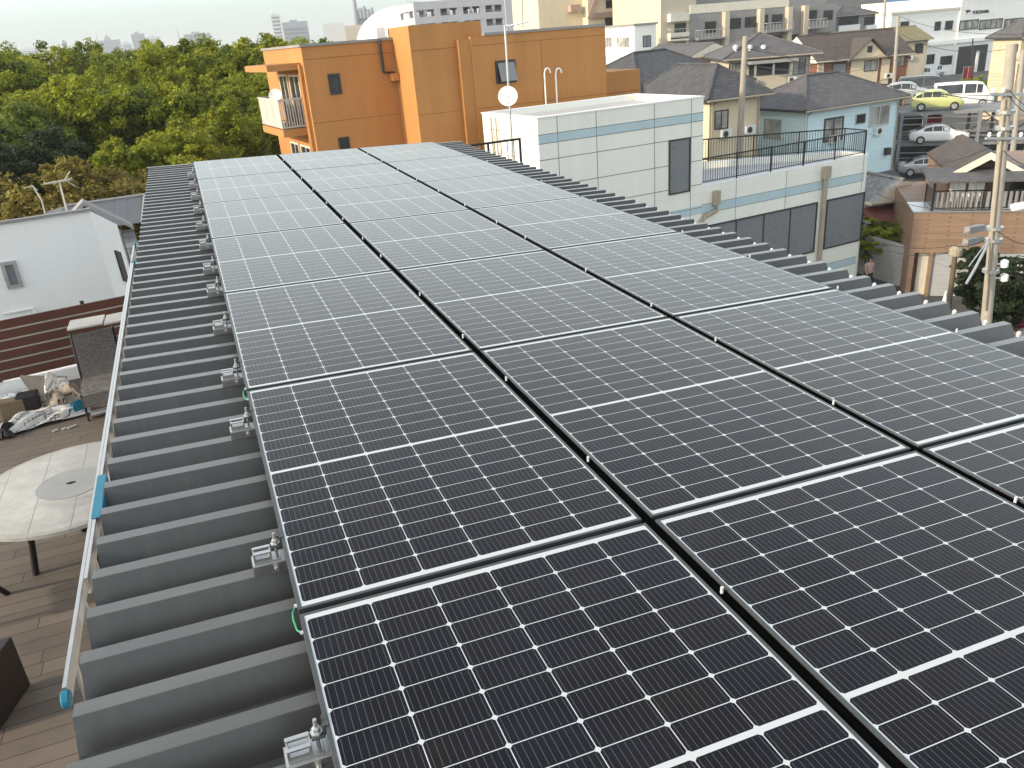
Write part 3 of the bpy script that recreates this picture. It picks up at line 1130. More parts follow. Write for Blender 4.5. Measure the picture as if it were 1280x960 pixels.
def cloth(name, label, px, py, sx, sy, h, m, seed, rot=0, cat='cloth'):
    """a crumpled sheet thrown on the deck"""
    rnd = random.Random(seed)
    p = at_z(px, py, ZD)
    g = 22
    mb = MB()
    ph = [(rnd.uniform(-8, 8), rnd.uniform(-7, 7), rnd.uniform(0, 6)) for _ in range(5)]
    cr, sr = math.cos(rot), math.sin(rot)
    P = []
    for j in range(g):
        for i in range(g):
            u, v = i / (g - 1) - 0.5, j / (g - 1) - 0.5
            e = max(0, 1 - (abs(u) * 2) ** 4) * max(0, 1 - (abs(v) * 2) ** 4)
            z = sum(math.sin(a * u * 2 + b_ * v * 2 + c_) for a, b_, c_ in ph) / 3
            z = 0.02 + h * (0.1 + 0.9 * max(0.0, min(1.0, 0.5 + 0.5 * z)) ** 1.3) * (0.25 + 0.75 * e)
            k = 1 + 0.13 * math.sin(3 * math.atan2(v, u) + seed)
            x, y = u * sx * k, v * sy * k
            P.append(p + Vector((x * cr - y * sr, x * sr + y * cr, z)))
    for j in range(g - 1):
        for i in range(g - 1):
            mb.face([P[j * g + i], P[j * g + i + 1], P[(j + 1) * g + i + 1], P[(j + 1) * g + i]])
    o = mb.build(name, m)
    bm = bmesh.new()
    bm.from_mesh(o.data)
    bmesh.ops.remove_doubles(bm, verts=bm.verts, dist=1e-4)
    bm.to_mesh(o.data)
    bm.free()
    o.data.polygons.foreach_set('use_smooth', [True] * len(o.data.polygons))
    sb_ = o.modifiers.new('smooth', 'SUBSURF')
    sb_.levels = sb_.render_levels = 1
    sm = o.modifiers.new('thickness', 'SOLIDIFY')
    sm.thickness = 0.008
    return tag(o, label, cat)


cloth('crumpled_sheet', 'off white crumpled sheet spread in front of the stone blocks', 50, 528, 1.0, 0.42, 0.16, M['cloth'], 3, 0.25)
cloth('crumpled_bag', 'tan crumpled bag heaped between white sheet and wicker chair', 80, 506, 0.62, 0.5, 0.28, M['rag'], 5, 0.4, 'bag')
cloth('tissue_heap', 'small bright white crumpled cloth on top of the tan bag', 76, 494, 0.28, 0.25, 0.32, M['white2'], 9, 0.1)
cloth('dark_sack', 'dark crumpled sack on the deck at the left edge', 2, 546, 0.30, 0.26, 0.2, M['iron'], 11, 0.0, 'sack')
cloth('pale_tarp', 'pale folded tarp at the foot of the fence', 20, 500, 0.7, 0.4, 0.10, M['white'], 13, 0.2, 'tarp')
for i, (px, py, hx, hy, hz_, m, lab) in enumerate(((21, 521, 0.28, 0.17, 0.24, 'wood', 'square brown wooden block standing behind the white sheet'), (41, 516, 0.24, 0.2, 0.27, 'iron', 'dark grey stone block beside the brown wooden block'))):
    p = at_z(px, py, ZD)
    mb = MB()
    mb.box((p.x - hx / 2, p.y - hy / 2, ZD + 0.002), (p.x + hx / 2, p.y + hy / 2, ZD + hz_))
    o = mb.build('block', M[m], bevel=0.02)
    tag(o, lab, 'block')
mb = MB()
p = at_z(56, 500, ZD)
mb.prism([p + Vector((-0.2, 0.05, 0.35)), p + Vector((0.3, 0.12, 0.2)), p + Vector((0.2, -0.1, 0.03)), p + Vector((-0.05, -0.15, 0.03))], (0.01, 0.03, 0.012))
tag(mb.build('cardboard_flap', M['rag']), 'tan cardboard flap propped behind the stone block', 'cardboard')
# blue hose nozzle with reel
p = at_z(101, 517, ZD)
hr = thing('hose_reel', 'small blue hose reel with handle lying in front of the wicker chair', 'hose reel', p)
mb = MB()
mb.lathe([(0.03, -0.05), (0.085, -0.05), (0.085, -0.04), (0.06, -0.035), (0.06, 0.035), (0.085, 0.04), (0.085, 0.05), (0.03, 0.05)], p + Vector((0, 0, 0.09)), 20, (0.5, -0.8, 0.3))
mb.build('reel', M['blue_plastic'], hr, smooth=True)
mb = MB()
mb.tube([p + Vector((-0.04, 0, 0.1)), p + Vector((-0.16, -0.05, 0.07)), p + Vector((-0.24, -0.08, 0.05))], 0.03, 8, 0.02)
mb.build('nozzle', M['blue_plastic'], hr, smooth=True)
mb = MB()
mb.tube([p + Vector((-0.24, -0.08, 0.05)), p + Vector((-0.40, -0.14, 0.02))], 0.018, 8)
mb.build('handle', M['iron'], hr, smooth=True)
p = at_z(126, 519, ZD)
mb = MB()
mb.tube([p + Vector((-0.1, -0.03, 0.045)), p + Vector((0.45, 0.06, 0.045))], 0.042, 12)
tag(mb.build('pipe_offcut', M['galv'], smooth=True), 'short grey pipe lying on the deck under the wicker chair', 'pipe')
p = at_z(78, 538, ZD)
mb = MB()
for dx, l in ((-0.1, 0.05), (0.0, 0.04), (0.06, 0.09)):
    mb.tube([p + Vector((dx, 0, 0.013)), p + Vector((dx + l, l * 0.5, 0.013))], 0.012, 6)
tag(mb.build('litter_bits', M['cloth'], smooth=True), 'few small pale scraps lying on the open deck boards', 'scraps', kind='stuff')
# dark seat back at the lower left corner and the box beside it
p = at_z(6, 745, ZD)
st = thing('garden_chair', 'dark garden chair pushed under the left side of the stone table', 'chair', p)
for (a, c) in (((-0.35, -0.15, 0.75), (0.02, 0.02, 0.0)), ((-0.6, -0.45, 0.75), (-0.25, -0.4, 0.0))):
    mb = MB()
    mb.tube([p + Vector(a), p + Vector(c)], 0.022, 8)
    mb.build('leg', M['iron'], st)
mb = MB()
mb.obox(p + Vector((-0.75, -0.5, 0.42)), (0.48, 0.1, 0), (-0.08, 0.42, 0), (0, 0, 0.04))
mb.build('seat', M['iron'], st, bevel=0.01)
p = at_z(0, 905, ZD)
mb = MB()
mb.obox(p + Vector((-0.62, -0.1, 0.003)), (0.62, 0.0, 0), (0.14, 0.42, 0), (0, 0, 0.42))
o = mb.build('storage_box', plain('dark_box', (0.022, 0.015, 0.013), 0.6), bevel=0.01)
tag(o, 'dark brown storage box on the deck in the lower left corner', 'box')

# ------------------------------------------------------------------ orange apartment house
FO = Facade(at_d(376, 59, 34), 6)
ob = thing('orange_apartment_house', 'orange rendered apartment house with projecting stair tower and left end balconies', 'building', base_of(FO, 0, 20, 0, 8))
zt = FO.A.z
sT0, _ = FO.uv(497, 100)
DT, DR = -1.9, -2.2
FT = Facade(FO.p(0, 0, DT), 6)
FRt = Facade(FO.p(0, 0, DR), 6)
sT1, zTT = FT.uv(512, 32)
sT1, _ = FT.uv(513, 60)
sT2, _ = FT.uv(590, 40)
sR0, zR = FRt.uv(586, 41)
sR0, _ = FRt.uv(589, 60)
sR1, _ = FRt.uv(757, 60)
dpt = 7.0
mb = MB()
FO.block(mb, 0, sT1 + 0.3, G, zt, 0, dpt)
FO.block(mb, sT1, sT2 + 0.4, G, zTT, DT, 0.4)
FO.block(mb, sR0, sR1, G, zTT - 0.55, DR, dpt - 0.3)
mb.build('wall', M['orange'], ob)
mb = MB()
for a, c, z, d0, d1 in ((0, sT1 - 0.004, zt, 0, dpt), (sT2 + 0.41, sR1, zTT - 0.55, DR, dpt - 0.3)):
    FO.block(mb, a - 0.06, c + 0.0, z + 0.003, z + 0.10, d0 - 0.06, d1 + 0.05)
mb.build('roof_edge', M['greyb'], ob)
# joints
mb = MB()
_, zj1 = FO.uv(388, 74)
_, zj2 = FO.uv(396, 154)
for z in (zj1, zj2, zj2 - 2.9):
    FO.block(mb, 0.02, sT1 - 0.02, z - 0.012, z + 0.012, -0.006, 0.01)
    FO.block(mb, sT1 + 0.02, sT2 - 0.02, z - 0.012, z + 0.012, DT - 0.006, DT + 0.01)
    FO.block(mb, sR0 + 0.02, sR1 - 0.02, z - 0.012, z + 0.012, DR - 0.006, DR + 0.01)
sv, _ = FRt.uv(678, 90)
FO.block(mb, sv - 0.012, sv + 0.012, zj2 - 3, zj1 - 0.02, DR - 0.0065, DR + 0.01)
mb.build('wall_joints', M['orange_d'], ob)
win_px(ob, FO, 413, 94, 424, 116, panes=1, fw=0.06)
win_px(ob, FO, 426, 173, 436, 195, panes=1, fw=0.06)
wv = win_px(ob, FRt, 622, 78, 642, 101, panes=1, fw=0.09)
# tilted sash of that window
s0, s1, z0, z1 = FRt.rect(622, 78, 642, 101)
mb = MB()
a, b_ = FRt.p(s0, z0, -0.30), FRt.p(s1, z0, -0.30)
c, e = FRt.p(s1, z1, -0.06), FRt.p(s0, z1, -0.06)
mb.prism([a, b_, c, e], FRt.n * 0.03)
mb.build('sash', M['glass_g'], wv)
# pilaster on the left corner of the right wing, pipe beside the tower
mb = MB()
FO.block(mb, sR0 - 0.5, sR0 - 0.003, G, zTT - 0.62, DT - 0.25, DT - 0.004)
mb.build('pilaster', M['orange'], ob)
mb = MB()
q = [FO.p(sT1 - 0.55, z, -0.09) for z in (zt + 0.05, zt - 1.15)]
q2 = FO.p(sT1 - 0.12, zt - 1.2, -0.09)
mb.tube([q[0], q[1], q2], 0.055, 8)
mb.build('drain_pipe', M['dark'], ob, smooth=True)
mb = MB()
FO.block(mb, sT1 - 0.3, sT1 - 0.02, zt - 1.5, zt - 1.22, -0.35, -0.004)
mb.build('drain_box', M['orange'], ob)
mb = MB()
for px in (480,):
    s, _ = FO.uv(px, 46)
    FO.block(mb, s - 0.18, s + 0.18, zt + 0.104, zt + 0.5, 0.3, 0.7)
mb.build('roof_vent', M['white'], ob)
# hooked ladder rails on the right wing
mb = MB()
for px in (676, 690):
    s, zb_ = FRt.uv(px + 1, 130)
    s, zq = FRt.uv(px, 92)
    pts = [FRt.p(s, zb_ - 4, -0.3), FRt.p(s, zq, -0.3)]
    for k in range(1, 6):
        a = math.pi * k / 5
        pts.append(FRt.p(s + 0.14 - 0.14 * math.cos(a), zq + 0.2 * math.sin(a), -0.3))
    mb.tube(pts, 0.03, 8)
mb.build('ladder_rail', M['white'], ob, smooth=True)
# left wall: canopy, balconies, doors
FL = FO.back()
for i in range(4):
    zf = zt - 2.95 - 2.75 * i
    mb = MB()
    FL.block(mb, -4.7, -0.75, zf - 0.28, zf, -1.05, -0.004)
    sl = mb.build('balcony_slab', M['orange'], ob)
    mb = MB()
    h = 1.15
    for (a, b__, c, e) in ((-4.7, -0.75, -1.05, -0.99), (-0.81, -0.75, -0.987, -0.01), (-4.7, -4.64, -0.987, -0.01)):
        FL.block(mb, a, b__, zf + h - 0.07, zf + h, c, e)
        FL.block(mb, a, b__, zf + 0.06, zf + 0.11, c, e)
    for k in range(9):
        q = -0.97 + 0.92 * k / 9
        for s in (-0.80, -4.69):
            FL.block(mb, s, s + 0.04, zf + 0.113, zf + h - 0.073, q, q + 0.04)
    mb.build('railing', M['railing_w'], sl)
    mb = MB()
    for k in range(3):
        FL.block(mb, -4.62 + k * 1.28, -3.38 + k * 1.28, zf + 0.113, zf + h - 0.073, -1.04, -1.00)
    mb.build('infill_panel', M['railing_w'], sl)
    for (a, b__) in ((-2.6, -1.1), (-4.4, -3.1)):
        window(ob, FL, a, b__, zf + 0.05, zf + 1.9, panes=2, frame=M['trim'], glass=M['glass'], name='balcony_door')
mb = MB()
FL.block(mb, -4.9, -0.5, zt - 0.78, zt - 0.54, -1.3, -0.004)
mb.build('canopy', M['orange'], ob)
mb = MB()
mb.tube([FL.p(-0.3, zt - 0.6, -0.1), FL.p(-0.3, G, -0.1)], 0.07, 8)
mb.build('downpipe', M['orange'], ob, smooth=True)
mb = MB()
mb.tube([FL.p(-0.5, zt - 0.9, -0.12), FL.p(-0.5, G, -0.12)], 0.04, 8)
mb.build('downpipe', M['orange'], ob, smooth=True)
for i in range(1):
    p = FL.p(-1.9, zt - 2.95 + 1.25, -0.85)
    dish = thing('satellite_dish', 'small white satellite dish on the balcony railing of the orange house', 'satellite dish', p)
    mb = MB()
    mb.lathe([(0.02, 0.0), (0.15, 0.02), (0.25, 0.07), (0.26, 0.08), (0.25, 0.085), (0.15, 0.04), (0.02, 0.02)], p, 24, (-0.3, -0.75, 0.35))
    mb.build('reflector', M['white'], dish, smooth=True)
    mb = MB()
    mb.tube([p, p + Vector((0.05, 0.1, -0.1)), p + Vector((0.05, 0.1, -0.45))], 0.025, 8)
    mb.build('bracket', M['galv'], dish)
# lower orange annexe to the right
FX = Facade(at_d(757, 90, 43), 6)
ax = thing('orange_annexe', 'lower orange block behind the white panel building, right of the orange house', 'building', base_of(FX, 0, 4, 0, 6))
s0, zx = FX.uv(800, 86)
mb = MB()
FX.block(mb, -1.5, s0, G, zx, 0, 7)
mb.build('wall', M['orange'], ax)
mb = MB()
FX.block(mb, -1.5, s0 + 0.04, zx - 1.02, zx - 0.98, -0.01, 0.01)
mb.build('wall_joint', M['orange_d'], ax)

# ------------------------------------------------------------------ white panel building with roof terrace
FW = Facade(at_d(671.4, 148.8, 29), 6.5)
wb = thing('white_panel_building', 'white panelled building with pale blue bands, penthouse and railed roof terrace', 'building', base_of(FW, 0, 14, 0, 5))
zp = FW.A.z
sP, _ = FW.uv(879, 150)
_, zpar = FW.uv(880, 233)
sE, _ = FW.uv(1089, 205)
DP = 4.3
zf = zpar - 0.28
par = 0.22
mb = MB()
FW.block(mb, 0, sP, zf, zp - 0.28, 0, DP)
for a in ((0, sP, 0, par), (0, sP, DP - par, DP), (0, par, par, DP - par), (sP - par, sP, par, DP - par)):
    FW.block(mb, a[0], a[1], zp - 0.279, zp, a[2], a[3])
# wedge shaped lower block: front along the street, rear running back to the corner
BW = (FW.n * -1)
pl = [(0, 0), (sE - 0.35, 0), (sE - 0.1, 0.12), (sE, 0.4), (sE, 1.6), (sP + 0.3, 6.4), (0, 6.4)]
zt_, zb_ = zf, G
mb.prism([FW.p(s, G, d) for s, d in pl], (0, 0, zf - 0.004 - G))
# parapet ring
inn = [(sP - 0.003, 0.2), (sE - 0.42, 0.2), (sE - 0.22, 0.34), (sE - 0.2, 0.5), (sE - 0.2, 1.5), (sP + 0.28, 6.17), (sP - 0.003, 6.17)]
outp = [(sP + 0.003, 0), (sE - 0.35, 0), (sE - 0.1, 0.12), (sE, 0.4), (sE, 1.6), (sP + 0.3, 6.4), (sP + 0.003, 6.4)]
for k in range(6):
    a, b_, c, e = outp[k], outp[k + 1], inn[k + 1], inn[k]
    mb.hexa([FW.p(*(q[0], zf, q[1])) for q in (a, b_, c, e)] + [FW.p(*(q[0], zpar, q[1])) for q in (a, b_, c, e)])
mb.build('wall', M['white_panel'], wb)
mb = MB()
FW.block(mb, par + .003, sP - par - .003, zp - 0.27, zp - 0.2, par + .003, DP - par - .003)
mb.build('penthouse_roof', M['deck_grey'], wb)
mb = MB()
mb.prism([FW.p(s, zf + 0.003, d) for s, d in inn], (0, 0, 0.05))
mb.build('terrace_floor', M['deck_grey'], wb)
# coping
mb = MB()
for k in range(6):
    a, b_, c, e = outp[k], outp[k + 1], inn[k + 1], inn[k]
    mb.hexa([FW.p(q[0], zpar + 0.003, q[1]) for q in (a, b_, c, e)] + [FW.p(q[0], zpar + 0.05, q[1]) for q in (a, b_, c, e)])
for a in ((-0.03, sP + 0.03, -0.03, par), (-0.03, sP + 0.03, DP - par, DP + .03), (-0.03, par, par + .003, DP - par - .003), (sP - par, sP + .03, par + .003, DP - par - .003)):
    FW.block(mb, a[0], a[1], zp + 0.003, zp + 0.05, a[2], a[3])
mb.build('coping', M['white'], wb)
# pale blue bands
mb = MB()
_, zb1 = FW.uv(674, 169.5)
_, zb2 = FW.uv(674, 180)
FW.block(mb, -0.004, sP + 0.004, zb2, zb1, -0.006, 0.02)
FWl = FW.back()
_, zc1 = FW.uv(960, 240)
_, zc2 = FW.uv(960, 250)
FW.block(mb, sP - 3.2, sE - 0.4, zc2, zc1, -0.006, 0.02)
_, zd1 = FW.uv(1050, 326)
FW.block(mb, 0.5, sE - 0.4, zd1 - 0.3, zd1, -0.006, 0.02)
mb.build('band', M['band'], wb)
# panel joints
mb = MB()
jl = [zb1 + 0.012, zb2 - 0.012]
_, z = FW.uv(675, 201)
jl.append(z)
zz = z
while zz > zf - 1.2:
    zz -= 0.92
    jl.append(zz)
for z in jl:
    FW.block(mb, 0.0, sP, z - 0.012, z + 0.012, -0.008, 0.02)
    FWl.block(mb, -DP, 0, z - 0.010, z + 0.010, -0.005, 0.02)
for px, py in ((698, 190), (746, 180), (818, 165), (864, 155)):
    s, _ = FW.uv(px, py)
    FW.block(mb, s - 0.010, s + 0.010, zf - 2, zp, -0.0095, 0.02)
for px in (920, 982, 1076):
    s, _ = FW.uv(px, 240)
    FW.block(mb, s - 0.008, s + 0.008, zf - 2.2, zpar, -0.0095, 0.02)
for z in (zc1 + 0.012, zc2 - 0.012, zd1 + .012, zd1 - .312):
    FW.block(mb, sP, sE - 0.4, z - 0.010, z + 0.010, -0.008, 0.02)
mb.build('panel_joints', M['joint'], wb)
win_px(wb, FW, 837, 175, 861, 240, panes=1, fw=0.05, glass=M['glass_g'])
# shop-like glazing on the lower floor
for (x0, y0, x1, y1, pn) in ((884, 268, 1018, 302, 4), (1033, 240, 1077, 295, 1)):
    s0, s1, z0, z1 = FW.rect(x0, y0, x1, y1)
    _, zc = FW.uv(950, 262)
    window(wb, FW, s0, s1, zc - 2.35, zc - 0.25, panes=pn, fw=0.06, glass=M['glass_g'])
# pipes
mb = MB()
s, _ = FW.uv(1029, 230)
_, z1_ = FW.uv(1029, 208)
FW.block(mb, s - 0.16, s + 0.16, z1_ - 0.5, z1_, -0.26, -0.012)
mb.tube([FW.p(s, z1_ - 0.5, -0.13), FW.p(s, G, -0.13)], 0.10, 10)
mb.build('downpipe', M['pipe'], wb, smooth=True)
mb = MB()
s, _ = FW.uv(893, 250)
_, z1_ = FW.uv(893, 238)
FW.block(mb, s - 0.12, s + 0.12, z1_ - 0.55, z1_, -0.24, -0.012)
mb.tube([FW.p(s, z1_ - 0.55, -0.12), FW.p(s, z1_ - 0.8, -0.12), FW.p(s - 0.6, z1_ - 0.95, -0.12), FW.p(s - 0.7, z1_ - 1.05, -0.12), FW.p(s - 0.7, G, -0.12)], 0.09, 10)
mb.build('downpipe', M['pipe'], wb, smooth=True)
mb = MB()
for q in (-0.35, -0.75):
    mb.tube([FWl.p(-DP * 0.62 + q, zp - 0.1, -0.08), FWl.p(-DP * 0.62 + q, zf - 2, -0.08)], 0.03, 6)
mb.build('conduit', M['pipe'], wb)


def rail_run(mb, a, c, h, step=0.12, post=1.5):
    a, c = Vector(a), Vector(c)
    L = (c - a).length
    d = (c - a).normalized()
    up = Vector((0, 0, 1))
    mb.tube([a + up * h, c + up * h], 0.03, 6)
    mb.tube([a + up * 0.1, c + up * 0.1], 0.02, 6)
    n_ = max(2, int(L / step))
    for k in range(n_ + 1):
        p = a + d * (L * k / n_)
        mb.tube([p + up * 0.1, p + up * h], 0.011, 4, cap=False)
    n_ = max(1, round(L / post))
    for k in range(n_ + 1):
        p = a + d * (L * k / n_)
        mb.tube([p, p + up * (h + 0.02)], 0.032, 6)


rp = [(sP + 0.02, 0.1), (sE - 0.38, 0.1), (sE - 0.16, 0.3), (sE - 0.1, 1.5), (sP + 0.4, 6.28), (sP - 1, 6.28)]
for k in range(5):
    mb = MB()
    rail_run(mb, FW.p(rp[k][0], zpar + 0.052, rp[k][1]), FW.p(rp[k + 1][0], zpar + 0.052, rp[k + 1][1]), 1.0, 0.12, 1.9)
    mb.build('railing', M['rail_k'], wb)
# dish and mast beside the penthouse
p0 = at_d(641, 200, 26.5)
p1 = at_d(631, 32, 26.5)
mast = thing('antenna_mast', 'tall thin antenna mast rising beside the white penthouse, with cross arm on top', 'antenna mast', Vector((p0.x, p0.y, zf - 2)))
mb = MB()
mb.tube([Vector((p0.x, p0.y, G)), p0, p1], 0.035, 8)
mb.build('pole', M['galv'], mast)
mb = MB()
mb.tube([p1 + Vector((0, 0, -0.05)), p1 + Vector((0.75, -0.1, 0.05))], 0.02, 6)
for k in range(4):
    mb.tube([p1 + Vector((0.12 + 0.18 * k, -0.25, -0.02)), p1 + Vector((0.12 + 0.18 * k, 0.25, 0.02))], 0.01, 5)
mb.build('aerial_arm', M['zinc'], mast)
p2 = at_d(654, 2, 26.5)
mb = MB()
mb.tube([p1 + Vector((0.58, 0, -0.1)), Vector((p2.x, p2.y, p2.z + 0.6))], 0.015, 6)
mb.build('whip', M['galv'], mast)
pd = at_d(635, 121, 26.2)
dish = thing('satellite_dish', 'round white satellite dish on the antenna mast beside the white penthouse', 'satellite dish', pd)
mb = MB()
mb.lathe([(0.02, 0.0), (0.15, 0.02), (0.29, 0.075), (0.30, 0.085), (0.29, 0.09), (0.15, 0.04), (0.02, 0.02)], pd, 28, (-0.35, -0.85, 0.3))
mb.build('reflector', M['white2'], dish, smooth=True)
mb = MB()
mb.tube([pd + Vector((0, 0, -0.28)), pd + Vector((-0.12, -0.32, -0.1)), pd + Vector((-0.1, -0.34, 0.0))], 0.012, 6)
mb.lathe([(0.03, -0.04), (0.03, 0.04)], pd + Vector((-0.1, -0.34, 0.02)), 8, (-0.35, -0.85, 0.3))
mb.tube([pd, pd + Vector((0.05, 0.3, 0))], 0.02, 6)
mb.build('feed_arm', M['galv'], dish)
# black fence beyond the roof end
qa, qb = at_d(598, 181, 21), at_d(632, 176, 21)
bf = thing('black_fence', 'short black barred railing between the ribbed roof and the white penthouse', 'railing', (qa + qb) / 2)
mb = MB()
rail_run(mb, qa + Vector((-0.6, 0, -1.0)), qb + Vector((0.4, 0.05, -1.0)), 1.0, 0.16, 0.8)
mb.build('bars', M['rail_k'], bf)
mb = MB()
mb.box((qa.x - 0.6, qa.y, G), (qb.x + 0.5, qb.y + 1.5, qa.z - 1.02))
mb.build('ledge', M['greyb'], bf)

# ------------------------------------------------------------------ white house and grey house at the left
FH = Facade(at_d(113, 264, 17), 8)
wh = thing('white_house', 'large plain white house with slanting right edge behind the brown fence', 'house', base_of(FH, -6, 0, 0, 5))
zt = FH.A.z
sb, zb_ = FH.uv(152, 392)
dep = 1.7
pl = [(-9, G), (sb, G), (sb, zb_ - 0.3), (0, zt), (-9, zt + 0.02)]
mb = MB()
fr_ = [FH.p(s, z, 0) for s, z in pl]
bk_ = [q - FH.n * 1.5 + FH.u * (0.45 if i in (1, 2, 3) else 0) + Vector((0, 0, 0 if i < 2 else -0.55)) for i, q in enumerate(fr_)]
mb.face(fr_)
mb.face(bk_[::-1])
for i in range(5):
    mb.face([fr_[i], fr_[(i + 1) % 5], bk_[(i + 1) % 5], bk_[i]])
mb.build('wall', M['white'], wh)
mb = MB()
FH.block(mb, -9.1, 0.02, zt + 0.015, zt + 0.06, -0.06, 0.05)
mb.build('roof_edge', M['greyb'], wh)
win_px(wh, FH, 9, 330, 20, 356, panes=1, fw=0.06, glass=M['glass_g'], frame=M['galv'])
win_px(wh, FH, 31, 407, 44, 419, panes=1, fw=0.05, glass=M['glass_g'], frame=M['white'])
mb = MB()
s0, z0 = FH.uv(4, 392)
s1, z1 = FH.uv(42, 386)
s2, z2 = FH.uv(52, 412)
for a, c in (((s0, z0), (s1, z0)), ((s1, z0), (s2, z2))):
    mb.tube([FH.p(a[0], a[1], -0.03), FH.p(c[0], c[1], -0.03)], 0.025, 6)
mb.build('cable_trunking', M['white2'], wh)
s0, z0 = FH.uv(5, 415)
mb = MB()
FH.block(mb, s0 - 0.3, s0 + 0.22, z0 - 0.5, z0 + 0.08, -0.3, -0.02)
mb.build('air_conditioner', M['zinc'], wh, bevel=0.02)
# narrow window in the slanting right side
mb = MB()
k0, k1 = 0.28, 0.55
a = FH.p(0, zt, 0)
c = FH.p(sb, zb_ - 0.3, 0)
nn = Vector((-(c - a).z * FH.u.x, -(c - a).z * FH.u.y, (c - a).dot(FH.u))).normalized()
f0, f1 = fr_[3], fr_[2]
g0, g1 = bk_[3], bk_[2]
sn = (f1 - f0).cross(g0 - f0).normalized()
if sn.dot(FH.u) < 0:
    sn = -sn
P4 = [f0.lerp(f1, t_).lerp(g0.lerp(g1, t_), w_) for t_, w_ in ((.28, .5), (.55, .5), (.55, .72), (.28, .72))]
mb.prism([q + sn * 0.003 for q in P4], sn * 0.03)
w_ = mb.build('side_window', M['dark'], wh)

FG = Facade(at_d(100, 262, 27), 6)
gh = thing('grey_roofed_house', 'grey house with dark metal gable roof and slatted gable between white house and trees', 'house', base_of(FG, -4, 2, 0, 6))
s1, ze = FG.uv(163, 280)
sm, zr = FG.uv(103, 250)
sl_ = sm - (s1 - sm)
mb = MB()
FG.block(mb, sl_ + 0.4, s1 - 0.3, G, ze - 0.12, 0, 5)
mb.prism([FG.p(sl_ + 0.4, ze - 0.115, 0.1), FG.p(s1 - 0.35, ze - 0.115, 0.1), FG.p(sm, zr - 0.2, 0.1)], FG.n * -0.3)
mb.build('wall', M['greyb'], gh)
FGd = Facade(FG.p(0, ze, 3.0), 6)
_, zr2 = FGd.uv(135, 250)
hr_ = MB()
r0_, r1_ = FG.p(sm - 0.6, zr2, 3.0), FG.p(s1 + 0.75, zr2, 3.0)
e0_, e1_ = FG.p(sl_ - 0.2, ze - 0.06, 0.35), FG.p(s1 + 0.35, ze - 0.06, 0.35)
g0_, g1_ = FG.p(sl_ - 0.2, ze - 0.06, 5.6), FG.p(s1 + 0.75, ze - 0.06, 5.6)
for q in ([e0_, e1_, r1_, r0_], [g1_, g0_, r0_, r1_], [e1_, g1_, r1_], [g0_, e0_, r0_], [e0_, g0_, g1_, e1_]):
    hr_.face(q)
rf_ = hr_.build('roof', lined('seamed_dark_roof', (0.075, 0.078, 0.09), (0.045, 0.045, 0.05), 0, 0.40, 0.035, 0.5, 0.12), gh)
mb = MB()
mb.tube([r0_, r1_], 0.06, 6)
mb.tube([r1_, e1_], 0.05, 6)
mb.build('ridge_cap', M['greyb'], rf_)
for k in range(12):
    t_ = (k + 0.5) / 12
    s = sm + (s1 - sm - 0.3) * t_
    zt_ = zr - 0.2 - (zr - ze) * t_
    if zt_ > ze - 0.05:
        mb = MB()
        FG.block(mb, s - 0.045, s + 0.045, ze - 0.1, zt_, 0.0, 0.07)
        mb.build('gable_slat', M['galv'], gh)
mb = MB()
for a, c in ((s1 + 0.05, sm), (sl_ - 0.05, sm)):
    e0, e1 = FG.p(a, ze - 0.02, -0.35), FG.p(c, zr, -0.35)
    mb.prism([e0, e1, e1 + Vector((0, 0, -0.10)), e0 + Vector((0, 0, -0.10))], FG.n * -0.75)
mb.build('gable_roof', M['greyb'], gh)
mb = MB()
p = [FG.p(sm + 0.8, ze - 0.15, -0.004), FG.p(s1 + 0.05, ze - 0.15, -0.004), FG.p(s1 + 0.05, ze - 1.45, -2.6), FG.p(sm + 0.8, ze - 1.45, -2.6)]
mb.prism(p, (0, 0, -0.08))
mb.build('lean_to_roof', M['kawara'], gh)
mb = MB()
FG.block(mb, sm + 1.0, s1 - 0.1, G, ze - 1.6, -2.4, -0.01)
mb.build('lean_to_wall', M['beige'], gh)
pa = at_d(78, 250, 24)
an = thing('tv_antenna', 'thin television antenna with level boom above the white house roof', 'antenna', pa)
pt = at_d(74, 226, 24)
pl_ = at_d(55, 230, 24)
pr_ = at_d(88, 224, 24)
mb = MB()
mb.tube([Vector((pa.x, pa.y, pa.z - 1.2)), pt], 0.025, 6)
mb.tube([pl_, pr_], 0.02, 6)
for k in range(9):
    q = pl_.lerp(pr_, k / 8)
    mb.tube([q + Vector((0, -0.22 - 0.02 * k, 0)), q + Vector((0, 0.22 + 0.02 * k, 0))], 0.008, 4)
q = pr_ + Vector((0.05, 0, 0))
mb.tube([q + Vector((0, -0.1, 0.2)), pt.lerp(pr_, 0.5), q + Vector((0.0, 0.1, -0.2))], 0.012, 5)
mb.build('boom_and_rods', M['railing_w'], an)
pa = at_d(47, 238, 27)
mb = MB()
mb.tube([pa, at_d(41, 233, 27), at_d(52, 250, 27)], 0.02, 6)
mb.tube([at_d(30, 235, 27), at_d(42, 232, 27)], 0.012, 6)
mb.tube([at_d(52, 250, 27), at_d(53, 262, 27) + Vector((0, 0, -1))], 0.02, 6)
tag(mb.build('bent_antenna', M['railing_w']), 'small bent antenna rod left of the larger television antenna', 'antenna')

